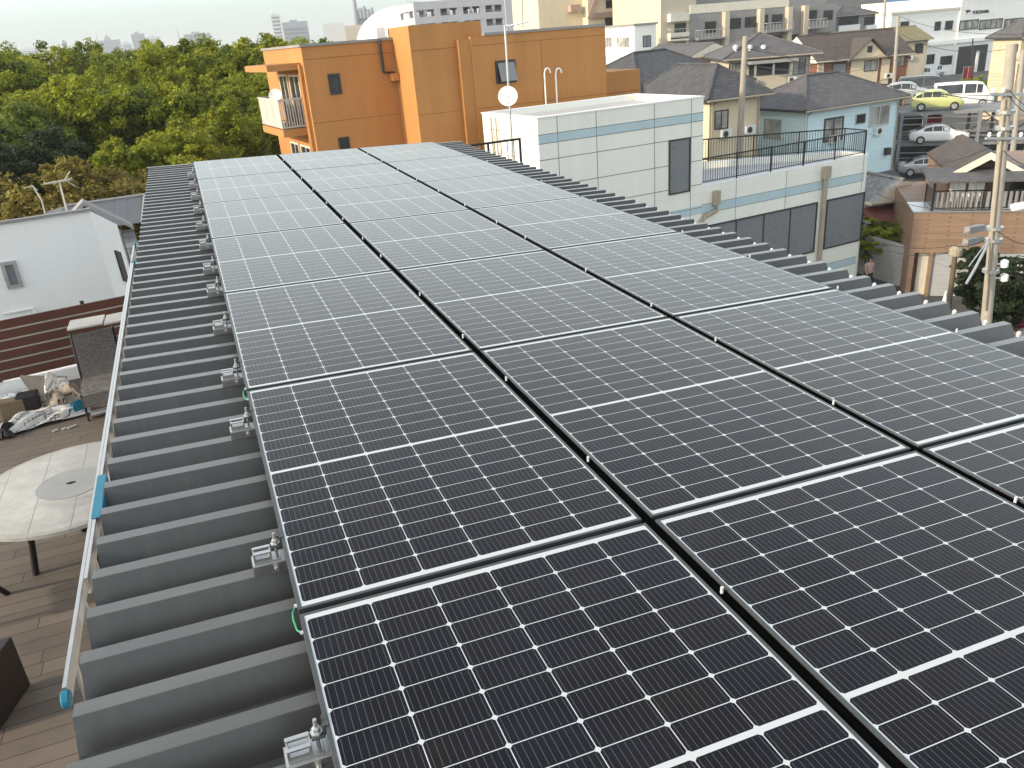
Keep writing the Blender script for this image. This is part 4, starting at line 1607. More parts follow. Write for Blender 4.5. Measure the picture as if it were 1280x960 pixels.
# ------------------------------------------------------------------ cream house, blue house and their neighbours
FB = Facade(at_d(1007, 138, 61), 6)
sB, _ = FB.uv(1130, 122)
zeb = FB.A.z
bh = house('blue_house', 'pale blue sided house with wide grey hipped roof', FB, 0.35, sB, 0.35, 6.5, zeb, zeb + 1.9, M['bluewall'], M['roofslate'], over=0.5, fascia=M['dark'])
F2 = Facade(FB.p(0, zeb, 0.35), 6)
F2l = Facade(FB.p(0.35, zeb, 0), 6).back()
s0, s1, z0, z1 = F2.rect(1088, 133, 1110, 155)
window(bh, F2, s0, s1, z0, z1, panes=2, frame=M['galv'], glass=M['glass_l'], fw=0.12)
s0, s1, z0, z1 = F2.rect(1070, 143, 1081, 154)
window(bh, F2, s0, s1, z0, z1, panes=1, frame=M['galv'])
s0, s1, z0, z1 = F2.rect(1031, 149, 1052, 174)
window(bh, F2, s0, s1, z0, z1, panes=2, frame=M['dark'], glass=M['glass_l'], fw=0.12)
s0, s1, z0, z1 = F2l.rect(956, 150, 976, 172)
window(bh, F2l, s0, s1, z0, z1, panes=2, frame=M['galv'], glass=M['glass_l'])
mb = MB()
s0, z0 = F2.uv(1107, 189)
F2.block(mb, s0 - 0.2, s0 + 0.25, z0 - 0.25, z0 + 0.25, -0.3, -0.004)
mb.build('vent_hood', M['dark'], bh)
mb = MB()
_, z0 = F2.uv(1110, 213)
mb.prism([F2.p(0.3, z0, -0.01), F2.p(sB + 0.1, z0, -0.01), F2.p(sB + 0.1, z0 - 0.8, -1.5), F2.p(0.3, z0 - 0.8, -1.5)], (0, 0, -0.1))
mb.build('skirt_roof', M['roofslate'], bh)
mb = MB()
mb.tube([F2.p(0.4, zeb - 0.2, -0.08), F2.p(0.4, z0, -0.08)], 0.05, 6)
mb.build('downpipe', M['bluewall'], bh)

FC = Facade(at_d(884, 124, 56), 2)
sC, _ = FC.uv(950, 128)
zc_ = FC.A.z
chs = house('cream_house', 'cream house with dark hipped roof behind the terrace railing', FC, 0.2, sC, 0, 8.5, zc_, zc_ + 1.9, M['cream'], M['rooftile'], over=0.6)
s0, s1, z0, z1 = FC.rect(894, 139, 909, 160)
window(chs, FC, s0, s1, z0, z1, panes=2, glass=M['glass_l'], frame=M['dark'])
FK = Facade(at_d(800, 118, 62), 20)
sK, _ = FK.uv(930, 112)
house('dark_tiled_house', 'house with broad dark tiled hip roof just right of the orange annexe', FK, 0, sK, 0, 9, FK.A.z - 0.2, FK.A.z + 2.6, M['greyb'], M['rooftile'], over=0.7)

# gable house (cream gable) and the house with roof ventilators
FD = Facade(at_d(862, 66, 90), 0)
s0, _ = FD.uv(908, 64)
_, zp1 = FD.uv(887, 54)
gbl = house('gabled_cream_house', 'cream gabled house with dark roof in front of the grey apartments', FD, 0.4, s0 + 0.5, 0, 10, FD.A.z - 0.4, zp1, M['cream'], M['roofslate'], over=0.5, ridge='d', gable=1, fascia=M['trim'])
FE = Facade(at_d(904, 74, 82), -22)
sE2, _ = FE.uv(1022, 66)
ev = house('vented_roof_house', 'two storey tan house with low grey roof and roof top ventilators', FE, 0.6, sE2 - 0.6, 0, 8, FE.A.z, FE.A.z + 1.9, M['beige'], M['roofslate'], over=0.8)
for k, px in enumerate((921, 939, 956)):
    s, z = FE.uv(px, 70)
    mb = MB()
    mb.lathe([(0.14, -0.4), (0.14, 0.15), (0.24, 0.2), (0.24, 0.45), (0.08, 0.55)], FE.p(s, z + 0.4, 0.6), 12)
    mb.build('roof_ventilator', M['zinc'], ev, smooth=True)
win_px(ev, FE, 912, 80, 927, 92, panes=2, glass=M['glass_l'])
win_px(ev, FE, 992, 74, 1006, 92, panes=2, glass=M['glass_l'])
mb = MB()
s0, s1, z0, z1 = FE.rect(936, 78, 986, 94)
FE.block(mb, s0, s1, z0, z1, -0.02, 0.05)
dk = mb.build('veranda_opening', M['dark'], ev)
mb = MB()
FE.block(mb, s0 - 0.3, s1 + 0.3, z1 + 0.02, z1 + 0.25, -1.8, -0.02)
for s in (s0 + 0.2, (s0 + s1) / 2, s1 - 0.2):
    FE.block(mb, s - 0.08, s + 0.08, z0, z1 + 0.02, -1.6, -1.45)
mb.build('veranda_canopy', M['greyb'], ev)

FI = Facade(at_d(1020, 76, 105), -12)
sI, _ = FI.uv(1140, 66)
ib = house('brick_house', 'red brick and cream two storey house with dark gabled roof', FI, 0.3, sI - 0.3, 0, 9, FI.A.z - 0.1, FI.A.z + 2.6, M['brickred'], M['roofbrown'], over=0.5, gable=1, fascia=M['trim'])
for (x0, x1) in ((1064, 1098), (1102, 1112), (1022, 1030)):
    mb = MB()
    a0, a1, _, _ = FI.rect(x0, 70, x1, 88)
    FI.block(mb, a0, a1, FI.A.z - 3.2, FI.A.z - 0.25, -0.05, 0.02)
    mb.build('cream_panel', M['cream'], ib)

# cross gable
a0, a1, _, _ = FI.rect(1060, 62, 1108, 64)
zq = FI.A.z - 0.15
mm = (a0 + a1) / 2
mb = MB()
mb.prism([FI.p(a0 + 0.3, zq, -0.5), FI.p(a1 - 0.3, zq, -0.5), FI.p(mm, zq + 1.9, -0.5)], FI.n * -5)
mb.build('cross_gable', M['cream'], ib)
mb = MB()
for a in (a0 - 0.3, a1 + 0.3):
    e0, e1 = FI.p(a, zq - 0.2, -0.9), FI.p(mm, zq + 2.15, -0.9)
    mb.prism([e0, e1, e1 + Vector((0, 0, -0.12)), e0 + Vector((0, 0, -0.12))], FI.n * -5.4)
mb.build('cross_gable_roof', M['roofbrown'], ib)
mb = MB()
FI.block(mb, mm - 0.3, mm + 0.3, zq + 0.55, zq + 1.25, -0.53, -0.505)
mb.build('gable_vent', M['dark'], ib)
FI2 = Facade(FI.p(0, 0, -0.06), -12)
win_px(ib, FI2, 1081, 76, 1096, 88, panes=2, glass=M['glass_l'])
win_px(ib, FI, 1041, 80, 1057, 93, panes=1, glass=M['glass_g'])
win_px(ib, FI, 1121, 70, 1130, 82, panes=2, glass=M['glass_l'])
win_px(ib, FI, 1101, 100, 1112, 108, panes=1, glass=M['glass'])

FQ = Facade(at_d(1062, 56, 122), -15)
s0, _ = FQ.uv(1160, 50)
ol = house('olive_roof_house', 'small house with faded olive metal roof behind the brick house', FQ, 0, s0, 0, 8, FQ.A.z, FQ.A.z + 1.5, M['beige'], M['roofolive'], over=0.5, gable=1)
win_px(ol, FQ, 1144, 55, 1153, 66, panes=1)

# ------------------------------------------------------------------ white warehouse with lettering
FY = Facade(at_d(1115, 16, 165), -3)
sY, _ = FY.uv(1196, 40)
yk = thing('white_warehouse', 'long white two storey warehouse with dark lettering and open dark entrance', 'warehouse', base_of(FY, 0, 50, 0, 20))
zy = FY.A.z - 0.3
mb = MB()
FY.block(mb, 0, sY, G, zy, 0, 25)
FY.block(mb, sY + 0.003, 62, G, zy + 1.7, -0.25, 25)
mb.build('wall', M['white2'], yk)
mb = MB()
FY.block(mb, -0.2, sY, zy + 0.004, zy + 0.35, -0.2, 25.1)
FY.block(mb, sY + 0.003, 62.1, zy + 1.704, zy + 2.0, -0.5, 25.1)
mb.build('parapet', M['trim'], yk)
mb = MB()
_, z0 = FY.uv(1200, 51)
FY.block(mb, 0.1, 60, z0 - 0.3, z0 + 0.3, -0.8, -0.26)
mb.build('canopy_band', M['white'], yk)
FY2 = Facade(FY.p(0, 0, -0.26), -3)
for (x0, y0, x1, y1, pn, f_) in ((1126, 28, 1135, 36, 2, FY), (1169, 28, 1175, 37, 1, FY), (1182, 27, 1190, 36, 1, FY), (1200, 26, 1222, 36, 3, FY2), (1225, 25, 1252, 35, 4, FY2), (1256, 24, 1277, 34, 3, FY2)):
    win_px(yk, f_, x0, y0, x1, y1, panes=pn, glass=M['glass_l'] if pn > 2 else M['glass'], fw=0.15)
for (x0, y0, x1, y1) in ((1159, 69, 1167, 79), (1176, 71, 1189, 80)):
    win_px(yk, FY, x0, y0, x1, y1, panes=2, fw=0.15)
s0, s1, z0, z1 = FY2.rect(1197, 57, 1233, 84)
mb = MB()
FY2.block(mb, s0, s1, G + 0.02, z1, -0.05, 0.02)
op = mb.build('loading_bay', M['dark'], yk)
mb = MB()
FY2.block(mb, s0 + (s1 - s0) * 0.62, s0 + (s1 - s0) * 0.70, G + 0.02, z1 - 1, -0.25, -0.06)
mb.build('bay_column', M['white2'], op)
tx = bpy.data.curves.new('lettering', 'FONT')
tx.body = 'YOKOHAMA'
s0, z0 = FY2.uv(1215, 17.5)
s1, z1 = FY2.uv(1236, 14)
tx.size = 1.0
tx.extrude = 0.04
tx.offset = 0.012
to = bpy.data.objects.new('tmp_text', tx)
COL.objects.link(to)
bpy.context.view_layer.update()
me = bpy.data.meshes.new_from_object(to.evaluated_get(bpy.context.evaluated_depsgraph_get()))
me.name = 'lettering'
bpy.data.objects.remove(to)
xs = [v.co.x for v in me.vertices]
k = (s1 - s0) / (max(xs) - min(xs))
for v in me.vertices:
    q = FY2.p(s0 + (v.co.x - min(xs)) * k, z0 + v.co.y * k * 1.15, -0.08 - v.co.z)
    v.co = q - yk.location
me.materials.append(M['dark'])
lt = bpy.data.objects.new('lettering', me)
COL.objects.link(lt)
lt.parent = yk
mb = MB()
s2, _ = FY2.uv(1206, 16)
for k2 in range(3):
    q = k2 * 0.42
    mb.prism([FY2.p(s2 + q, z0 + 0.95 * k * 1.2, -0.05), FY2.p(s2 + 0.95 + q * 0.4, z0 + (0.85 - k2 * 0.1) * k * 1.2, -0.05), FY2.p(s2 + 0.2 + q * 0.3, z0 - 0.1 + k2 * 0.28, -0.05), FY2.p(s2 + 0.55, z0 + 0.45 * k, -0.05)], FY2.n * 0.05)
mb.build('emblem', M['dark'], yk)

FZ = Facade(at_d(1278, 46, 105), -5)
tn = house('tan_house', 'tan sided house with dark roof at the right edge below the warehouse', FZ, 0, 12, 0, 3.6, FZ.A.z, FZ.A.z + 1.7, M['ywall'], M['roofslate'], over=0.6)
FZl = Facade(FZ.p(0, 0, 0), -5).back()
a0, a1, z0, z1 = FZl.rect(1264, 56, 1272, 64)
window(tn, FZl, a0, a1, z0, z1, panes=1)
mb = MB()
_, z0 = FZ.uv(1255, 74)
mb.prism([FZ.p(-1.2, z0, -0.01), FZ.p(12, z0, -0.01), FZ.p(12, z0 - 0.7, -2.2), FZ.p(-1.2, z0 - 0.7, -2.2)], (0, 0, -0.12))
mb.build('skirt_roof', M['ywall'], tn)

# ------------------------------------------------------------------ grey apartments, beige apartments, white house, pink-brown block
FA = Facade(at_d(908, 14, 125), -4)
sA, _ = FA.uv(1046, 14)
ga = thing('grey_apartment_block', 'grey apartment block with balconies behind the gabled house', 'building', base_of(FA, 0, sA, 0, 12))
za = FA.A.z
s_l = FA.uv(862, 40)[0]
mb = MB()
FA.block(mb, s_l, sA, G, za, 0, 14)
FA.block(mb, s_l, sA * 0.55, za + 0.004, za + 2.9, 3.5, 14)
FA.block(mb, sA * 0.56, sA - 1, za + 0.004, za + 3.2, 1.2, 14)
mb.build('wall', M['greyb'], ga)
mb = MB()
FA.block(mb, s_l, sA * 0.55, za + 0.004, za + 1.1, -0.05, 0.1)
mb.build('roof_terrace_screen', M['trim'], ga)
for (x0, y0, x1, y1) in ((912, 24, 925, 35), (932, 22, 945, 33), (950, 20, 959, 31), (966, 19, 977, 29), (1008, 14, 1020, 25), (1030, 14, 1040, 24), (934, 50, 944, 55), (950, 46, 962, 54), (964, 45, 976, 53), (985, 44, 997, 53), (1016, 42, 1036, 53), (882, 28, 894, 40)):
    win_px(ga, FA, x0, y0, x1, y1, panes=2, fw=0.12, frame=M['dark'])
for (x0, x1, y) in ((951, 984, 38), (1004, 1026, 34), (866, 902, 47), (951, 984, 62), (1004, 1040, 57)):
    a0, z0 = FA.uv(x0, y + (x1 - x0) * 0.06)
    a1, _ = FA.uv(x1, y)
    balcony(ga, FA, a0, a1, z0, h=1.1, out=1.4, mat=M['railing_w'], slab=M['greyb'], bars=0.5)
mb = MB()
for px in (905, 948, 983, 1003):
    s, _ = FA.uv(px, 30)
    FA.block(mb, s - 0.35, s + 0.35, G, za - 0.05, -0.9, -0.004)
mb.build('fin_wall', M['beige'], ga)

FP = Facade(at_d(826, 18, 120), 0)
s1, _ = FP.uv(866, 18)
bp_ = thing('beige_apartment_block', 'beige apartment block with recessed balcony left of the grey apartments', 'building', base_of(FP, 0, s1, 0, 10))
mb = MB()
FP.block(mb, 0, s1 + 0.5, G, FP.A.z + 3.5, 0, 10)
FP.block(mb, 2.4, s1 + 9, G, FP.A.z + 5.4, 10.004, 18)
mb.build('wall', M['beige'], bp_)
for y in (38, 62):
    a0, a1, z0, z1 = FP.rect(834, y - 8, 857, y + 9)
    window(bp_, FP, a0 + 1.2, a1, z0 + 0.1, z1, panes=2, glass=M['glass'])
    balcony(bp_, FP, a0, a1, z0, out=0.9, mat=M['railing_w'], slab=M['beige'], bars=0.45)
    mb = MB()
    FP.block(mb, a0, a1, z1 + 0.3, z1 + 1.3, -0.9, -0.004)
    mb.build('spandrel', M['trim'], bp_)

FS = Facade(at_d(793, 32, 108), -2)
ws = thing('small_white_house', 'flat topped white house with bright left wall behind the orange annexe', 'house', base_of(FS, 0, 6, 0, 8))
s1, _ = FS.uv(820, 31)
mb = MB()
FS.block(mb, 0, s1, G, FS.A.z, 0, 9)
mb.build('wall', M['white2'], ws)
mb = MB()
FS.block(mb, -0.2, s1 + 0.2, FS.A.z + 0.004, FS.A.z + 0.2, -0.2, 9.2)
mb.build('roof_edge', M['greyb'], ws)
FSl = FS.back()
win_px(ws, FS, 804, 45, 813, 58, panes=2, glass=M['glass_g'])
for (x0, x1) in ((771, 787), (757, 765)):
    a0, a1, z0, z1 = FSl.rect(x0, 47, x1, 59)
    window(ws, FSl, a0, a1, z0, z1, panes=2, glass=M['glass_l'], frame=M['trim'])
# white roof railings in front of it
qa, qb = at_d(757, 86, 80), at_d(841, 83, 80)
wr = thing('white_roof_railing', 'low roof parapet with white frame railing right of the orange house', 'railing', (qa + qb) / 2)
mb = MB()
dv = (qb - qa)
for t0 in range(9):
    p = qa + dv * (t0 / 8)
    mb.tube([p + Vector((0, 0, -0.2)), p + Vector((0, 0, 0.95))], 0.07, 6)
mb.tube([qa + Vector((0, 0, .95)), qb + Vector((0, 0, .95))], 0.07, 6)
mb.tube([qa + Vector((0, 0, .1)), qb + Vector((0, 0, .1))], 0.05, 6)
mb.build('frame', M['white2'], wr)
mb = MB()
mb.obox(Vector((qa.x, qa.y + 0.1, G)), Vector((dv.x * 1.25, dv.y * 1.25, 0)), (0, 5, 0), (0, 0, min(qa.z, qb.z) - 0.3 - G))
mb.build('parapet_block', M['beige'], wr)

FV = Facade(at_d(735, 20, 140), -2)
s1, _ = FV.uv(844, 20)
pk = thing('cream_and_brown_apartments', 'tall cream apartment block with pinkish brown beams and sloping edge', 'building', base_of(FV, 0, s1, 0, 12))
zv = FV.uv(790, 20)[1]
mb = MB()
FV.block(mb, -0.0, s1, G, zv + 7, 0, 14)
FV.block(mb, -7.5, -0.004, G, zv + 5.4, 2, 14)
mb.build('wall', M['cream'], pk)
mb = MB()
_, z0 = FV.uv(790, 16)
for z in (z0, z0 - 3.1, z0 + 3.1):
    FV.block(mb, 0.1, s1 + 0.1, z - 0.4, z + 0.4, -0.35, -0.004)
for px in (771, 806):
    s, _ = FV.uv(px, 15)
    FV.block(mb, s - 0.4, s + 0.4, G, zv + 6.8, -0.5, -0.354)
a = FV.p(-0.4, z0 - 0.4, -0.6)
mb.prism([a, a + FV.u * 0.9, FV.p(3.6, z0 + 6.5, -0.6), FV.p(2.7, z0 + 6.5, -0.6)], FV.n * -0.2)
mb.build('beam', M['pinkbrown'], pk)
for (x0, y0, x1, y1) in ((758, 1, 767, 9), (780, 0, 790, 6), (808, 0, 817, 4), (757, 23, 765, 31), (775, 22, 785, 29), (791, 21, 801, 28), (827, -2, 832, 5)):
    win_px(pk, FV, x0, y0, x1, y1, panes=2, fw=0.12, glass=M['glass'])
_, z9 = FV.uv(726, 14)
s9, _ = FV.uv(716, 12)
mb = MB()
FV.block(mb, s9, s9 + 1.6, z9, z9 + 1.0, 0.7, 1.99)
mb.build('side_balcony', M['pinkbrown'], pk)

# big pale grey parking block behind the orange house
FU = Facade(at_d(517, 10, 210), -2)
pg = thing('grey_parking_block', 'pale grey multi storey block with long dark openings behind the orange house', 'building', base_of(FU, 0, 40, 0, 20))
s_m, _ = FU.uv(631, 10)
s_e, _ = FU.uv(694, 10)
zu = FU.A.z + 1.2
mb = MB()
rows = [(FU.uv(560, 14.5)[1], 1.35)]
zz = rows[0][0]
lv = [zz - 3.0 * k for k in range(5)]
# slabs and columns with real openings
tops = [zu] + [z - 0.75 for z in lv]
for k, z in enumerate(lv):
    FU.block(mb, 0, s_m, z + 0.75, (zu if k == 0 else lv[k - 1] - 0.75), 0, 16)
FU.block(mb, 0, s_m, G, lv[-1] - 0.75, 0, 16)
for k in range(9):
    s = s_m * k / 8
    wd = 0.75 if k % 2 == 0 else 0.35
    a0, a1 = max(0, s - wd), min(s_m, s + wd)
    for z in lv:
        FU.block(mb, a0, a1, z - 0.748, z + 0.748, 0.3 if k % 2 else 0.05, 0.9)
        FU.block(mb, a0, a1, z - 0.748, z + 0.748, 15.0, 15.8)
FU.block(mb, s_m + 0.004, s_e, G, zu + 7, -0.3, 18)
FU.block(mb, s_m * 0.62, s_m, zu + 0.004, zu + 4, 2, 16)
mb.build('wall', M['lightgrey'], pg)
mb = MB()
for k in range(1, 5):
    s = s_m + (s_e - s_m) * k / 5
    FU.block(mb, s - 0.06, s + 0.06, G, zu + 6.9, -0.33, -0.29)
mb.build('wall_joints', M['greyb'], pg)
mb = MB()
for z in lv:
    for k in range(60):
        s = 0.8 + (s_m - 1.6) * k / 59
        FU.block(mb, s, s + 0.08, z - 0.747, z - 0.1, 0.1, 0.2)
mb.build('opening_bars', M['greyb'], pg)
win_px(pg, Facade(FU.p(0, 0, -0.3), -2), 683, 8, 687, 13, panes=1, fw=0.1)
mb = MB()
p = FU.p(-1.0, zu - 0.5, 1.0)
for i in range(4):
    x = p + Vector((0.9 * i, 0, 0))
    mb.tube([x, x + Vector((0, 0, 2.8))], 0.07, 5)
for z in (0.6, 1.6, 2.7):
    mb.tube([p + Vector((0, 0, z)), p + Vector((2.7, 0, z))], 0.05, 5)
for z in (-2.5, -1.5):
    mb.tube([p + Vector((-0.4, 0, z - 1)), p + Vector((1.2, 0, z + 1.5))], 0.06, 5)
tag(mb.build('roof_stair_frame', M['galv']), 'small steel stair frame at the left top corner of the grey parking block', 'frame')

# right of the grey apartments: low grey house, other roofs up the hill
FN_ = Facade(at_d(1046, 20, 150), -5)
s1, _ = FN_.uv(1094, 16)
lg = house('low_grey_house', 'grey two storey house with white balcony panels right of the grey apartments', FN_, 0, s1, 0, 8, FN_.A.z, FN_.A.z + 1.6, M['greyb'], M['roofslate'], over=0.4)
for (x0, x1) in ((1047, 1072), (1081, 1093)):
    a0, a1, z0, z1 = FN_.rect(x0, 22, x1, 30)
    window(lg, FN_, a0, a1, z0, z1, panes=3, fw=0.12)
    mb = MB()
    FN_.block(mb, a0 - 0.1, a1 + 0.1, z0 - 1.0, z0 - 0.15, -0.6, -0.55)
    mb.build('balcony_panel', M['white2'], lg)
rl = [('far_dark_roof_house', 'dark roofed house on the far slope above the low grey house', 1072, 8, 200, 14, 'roofslate', 'greyb'), ('blue_roof_shed', 'shed with bright blue roof above the warehouse left end', 1138, 6, 230, 10, 'bluesheet', 'beige'), ('far_brown_roof_house', 'long brown roofed house beyond the warehouse roof', 1185, 1, 260, 22, 'roofbrown', 'cream'), ('far_tan_house', 'tan house at the top edge left of the warehouse sign wall', 1168, 3, 300, 12, 'roofslate', 'beige'), ('far_pale_house', 'pale house at the top edge above the low grey house', 1045, 2, 240, 14, 'roofslate', 'cream')]
for (nm, lab, px, py, D, wd, rf, wl) in rl:
    f_ = Facade(at_d(px, py, D), -5)
    house(nm, lab, f_, -wd / 2, wd / 2, 0, 9, f_.A.z, f_.A.z + 2.2, M[wl], M[rf], over=0.5, gable=1)

# ------------------------------------------------------------------ brown house with balcony, old tiled house, walls at the right
FR_ = Facade(at_d(1143, 266, 40), -38)
s1 = 8.5
br = thing('brown_balcony_house', 'brown tiled house with large dark balcony and grey shutters at the right', 'house', base_of(FR_, 0, s1, 0, 7))
zbk = FR_.A.z
mb = MB()
_, zdoor = FR_.uv(1165, 316)
FR_.block(mb, 0, s1, zdoor, zbk, 0, 7.5)
FR_.block(mb, 0, 0.22, G, zdoor - 0.003, 0, 7.5)
FR_.block(mb, 0.22, s1, G, zdoor - 0.003, 0.5, 7.5)
FB2 = Facade(FR_.p(0, 0, 2.1), -38)
su0, _ = FB2.uv(1182, 245)
FR_.block(mb, su0, s1 + 4, zbk + 0.03, zbk + 1.4, 2.1, 7.5)
mb.build('wall', M['brownwall'], br)
mb = MB()
FR_.block(mb, -0.06, s1 + 0.05, zbk + 0.004, zbk + 0.07, -0.06, 2.0)
mb.build('balcony_coping', M['galv'], br)
mb = MB()
a0, a1, z0, z1 = FR_.rect(1147, 320, 1160, 362)
FR_.block(mb, a0, a1, G + 0.02, zdoor - 0.02, 0.30, 0.49)
mb.build('door', M['trim'], br)
mb = MB()
b0 = a1 + 0.15
for k in range(2):
    FR_.block(mb, b0 + k * 2.15, b0 + k * 2.15 + 1.95, G + 0.02, zdoor - 0.02, 0.12, 0.3)
mb.build('shutter', M['shutter'], br)
mb = MB()
for k in range(3):
    FR_.block(mb, b0 - 0.16 + k * 2.15, b0 - 0.03 + k * 2.15, G, zdoor - 0.003, 0.02, 0.46)
mb.build('shutter_post', M['brownwall'], br)
mb = MB()
rail_run(mb, FR_.p(0.7, zbk + 0.07, 0.08), FR_.p(s1, zbk + 0.07, 0.08), 0.85, 0.2, 1.9)
rail_run(mb, FR_.p(0.7, zbk + 0.07, 0.08), FR_.p(0.7, zbk + 0.07, 1.95), 0.85, 0.2, 1.9)
for s in (0.7, s1):
    FR_.block(mb, s - 0.05, s + 0.05, zbk + 0.07, zbk + 1.34, 0.03, 0.13)
mb.build('balcony_railing', M['rail_k'], br)
mb = MB()
mb_n = int((s1 - 0.8) / 0.22)
for k in range(mb_n):
    FR_.block(mb, 0.8 + k * 0.22, 0.8 + k * 0.22 + 0.15, zbk + 0.12, zbk + 0.85, 0.11, 0.125)
mb.build('balcony_boards', M['greyb'], br)
# balcony canopy and main roof
mb = MB()
c0 = [FR_.p(0.4, zbk + 1.34, -0.35), FR_.p(s1 + 4, zbk + 1.34, -0.35), FR_.p(s1 + 4, zbk + 1.5, 2.2), FR_.p(0.4, zbk + 1.5, 2.2)]
mb.prism(c0, (0, 0, 0.08))
mb.build('balcony_roof', M['roofslate'], br)
FB3 = Facade(FR_.p(0, 0, 1.2), -38)
mg, zrid = FB3.uv(1240, 191)
ge, zge = FB3.uv(1189, 217)
hw_ = mg - ge
mb = MB()
mb.prism([FR_.p(ge + 0.4, zbk + 0.5, 2.12), FR_.p(2 * mg - ge - 0.4, zbk + 0.5, 2.12), FR_.p(2 * mg - ge - 0.4, zge + 0.1, 2.12), FR_.p(mg, zrid - 0.25, 2.12), FR_.p(ge + 0.4, zge + 0.1, 2.12)], FR_.n * -5.2)
mb.build('gable', M['brownwall'], br)
mb = MB()
for a in (ge, 2 * mg - ge):
    e0, e1 = FR_.p(a, zge - 0.02, 1.3), FR_.p(mg, zrid, 1.3)
    mb.prism([e0, e1, e1 + Vector((0, 0, -0.12)), e0 + Vector((0, 0, -0.12))], FR_.n * -6.3)
ro = mb.build('roof', M['roofbrown'], br)
mb = MB()
for a in (ge, 2 * mg - ge):
    e0, e1 = FR_.p(a, zge, 1.18), FR_.p(mg, zrid + 0.02, 1.18)
    mb.prism([e0, e1, e1 + Vector((0, 0, -0.30)), e0 + Vector((0, 0, -0.30))], FR_.n * -0.115)
mb.build('bargeboard', M['trim'], ro)
window(br, Facade(FR_.p(0, 0, 2.1), -38), 4.2, 6.4, zbk + 0.15, zbk + 1.25, panes=2)
# laundry on the balcony
mb = MB()
lp = [FR_.p(1.0, zbk + 1.25, 0.9), FR_.p(3.6, zbk + 1.25, 0.9)]
mb.tube(lp, 0.02, 6)
tag(mb.build('laundry_pole', M['galv']), 'laundry pole across the balcony of the brown house', 'pole')
for k in range(2):
    mb = MB()
    s = 1.45 + k * 0.75
    for j in range(6):
        a0 = s + j * 0.105
        wv1, wv2 = 0.03 * math.sin(j * 2.1 + k), 0.03 * math.sin((j + 1) * 2.1 + k)
        mb.hexa([FR_.p(a0, zbk + 0.3, 0.86 + wv1), FR_.p(a0 + 0.105, zbk + 0.3, 0.86 + wv2), FR_.p(a0 + 0.105, zbk + 0.3, 0.875 + wv2), FR_.p(a0, zbk + 0.3, 0.875 + wv1), FR_.p(a0, zbk + 1.23, 0.86), FR_.p(a0 + 0.105, zbk + 1.23, 0.86), FR_.p(a0 + 0.105, zbk + 1.23, 0.875), FR_.p(a0, zbk + 1.23, 0.875)])
    tag(mb.build('towel', M['white2']), 'white towel hanging on the balcony of the brown house, %s one' % ('left' if k == 0 else 'right'), 'towel', 'towels on the balcony')

FJ = Facade(at_d(1088, 250, 46), -5)
s1, _ = FJ.uv(1142, 250)
_, zj = FJ.uv(1113, 224)
ot = house('old_tiled_house', 'old house with grey clay tile gable roof and white gable', FJ, 0.2, s1, 0, 5, FJ.A.z, zj, M['white'], M['kawara'], over=0.6, ridge='d', gable=1, fascia=M['trim'])
mb = MB()
mb.prism([FJ.p(-0.6, FJ.A.z - 0.35, -0.02), FJ.p(s1 + 0.4, FJ.A.z - 0.35, -0.02), FJ.p(s1 + 0.4, FJ.A.z - 1.3, -2.3), FJ.p(-0.6, FJ.A.z - 1.3, -2.3)], (0, 0, -0.1))
mb.build('red_lean_to_roof', M['roofred'], ot)
pw0, pw1 = at_z(1078, 343, G), at_z(1136, 362, G)
mb = MB()
dv = pw1 - pw0
dv.z = 0
sd = Vector((dv.y, -dv.x, 0)).normalized()
mb.obox(Vector((pw0.x, pw0.y, G)) - dv * 0.3, dv * 1.3, sd * -0.18, (0, 0, 2.0))
o = mb.build('block_wall', tiled('grey_block_wall', (0.40, 0.41, 0.39), 0.4, 0.2, 0.15, 0.75, 0.85))
tag(o, 'grey concrete block wall along the street behind the walking person', 'wall')
mb = MB()
q = Vector((pw1.x, pw1.y, G)) + dv.normalized() * 0.35
mb.box((q.x - 0.16, q.y - 0.16, G), (q.x + 0.16, q.y + 0.16, G + 2.1))
tag(mb.build('gate_post', M['brownwall'], bevel=0.02), 'brown brick gate post between grey wall and brown house', 'post')
q = at_d(1200, 371, 41.5)
road('street', (30.0, 26.5), Vector((-math.sin(rad(-8)), math.cos(rad(-8)), 0)).normalized(), 3.2, -60, 16)
road('van_street', (95, 92), Vector((0.72, 0.69, 0)).normalized(), 4.0, -40, 90, 0.012)

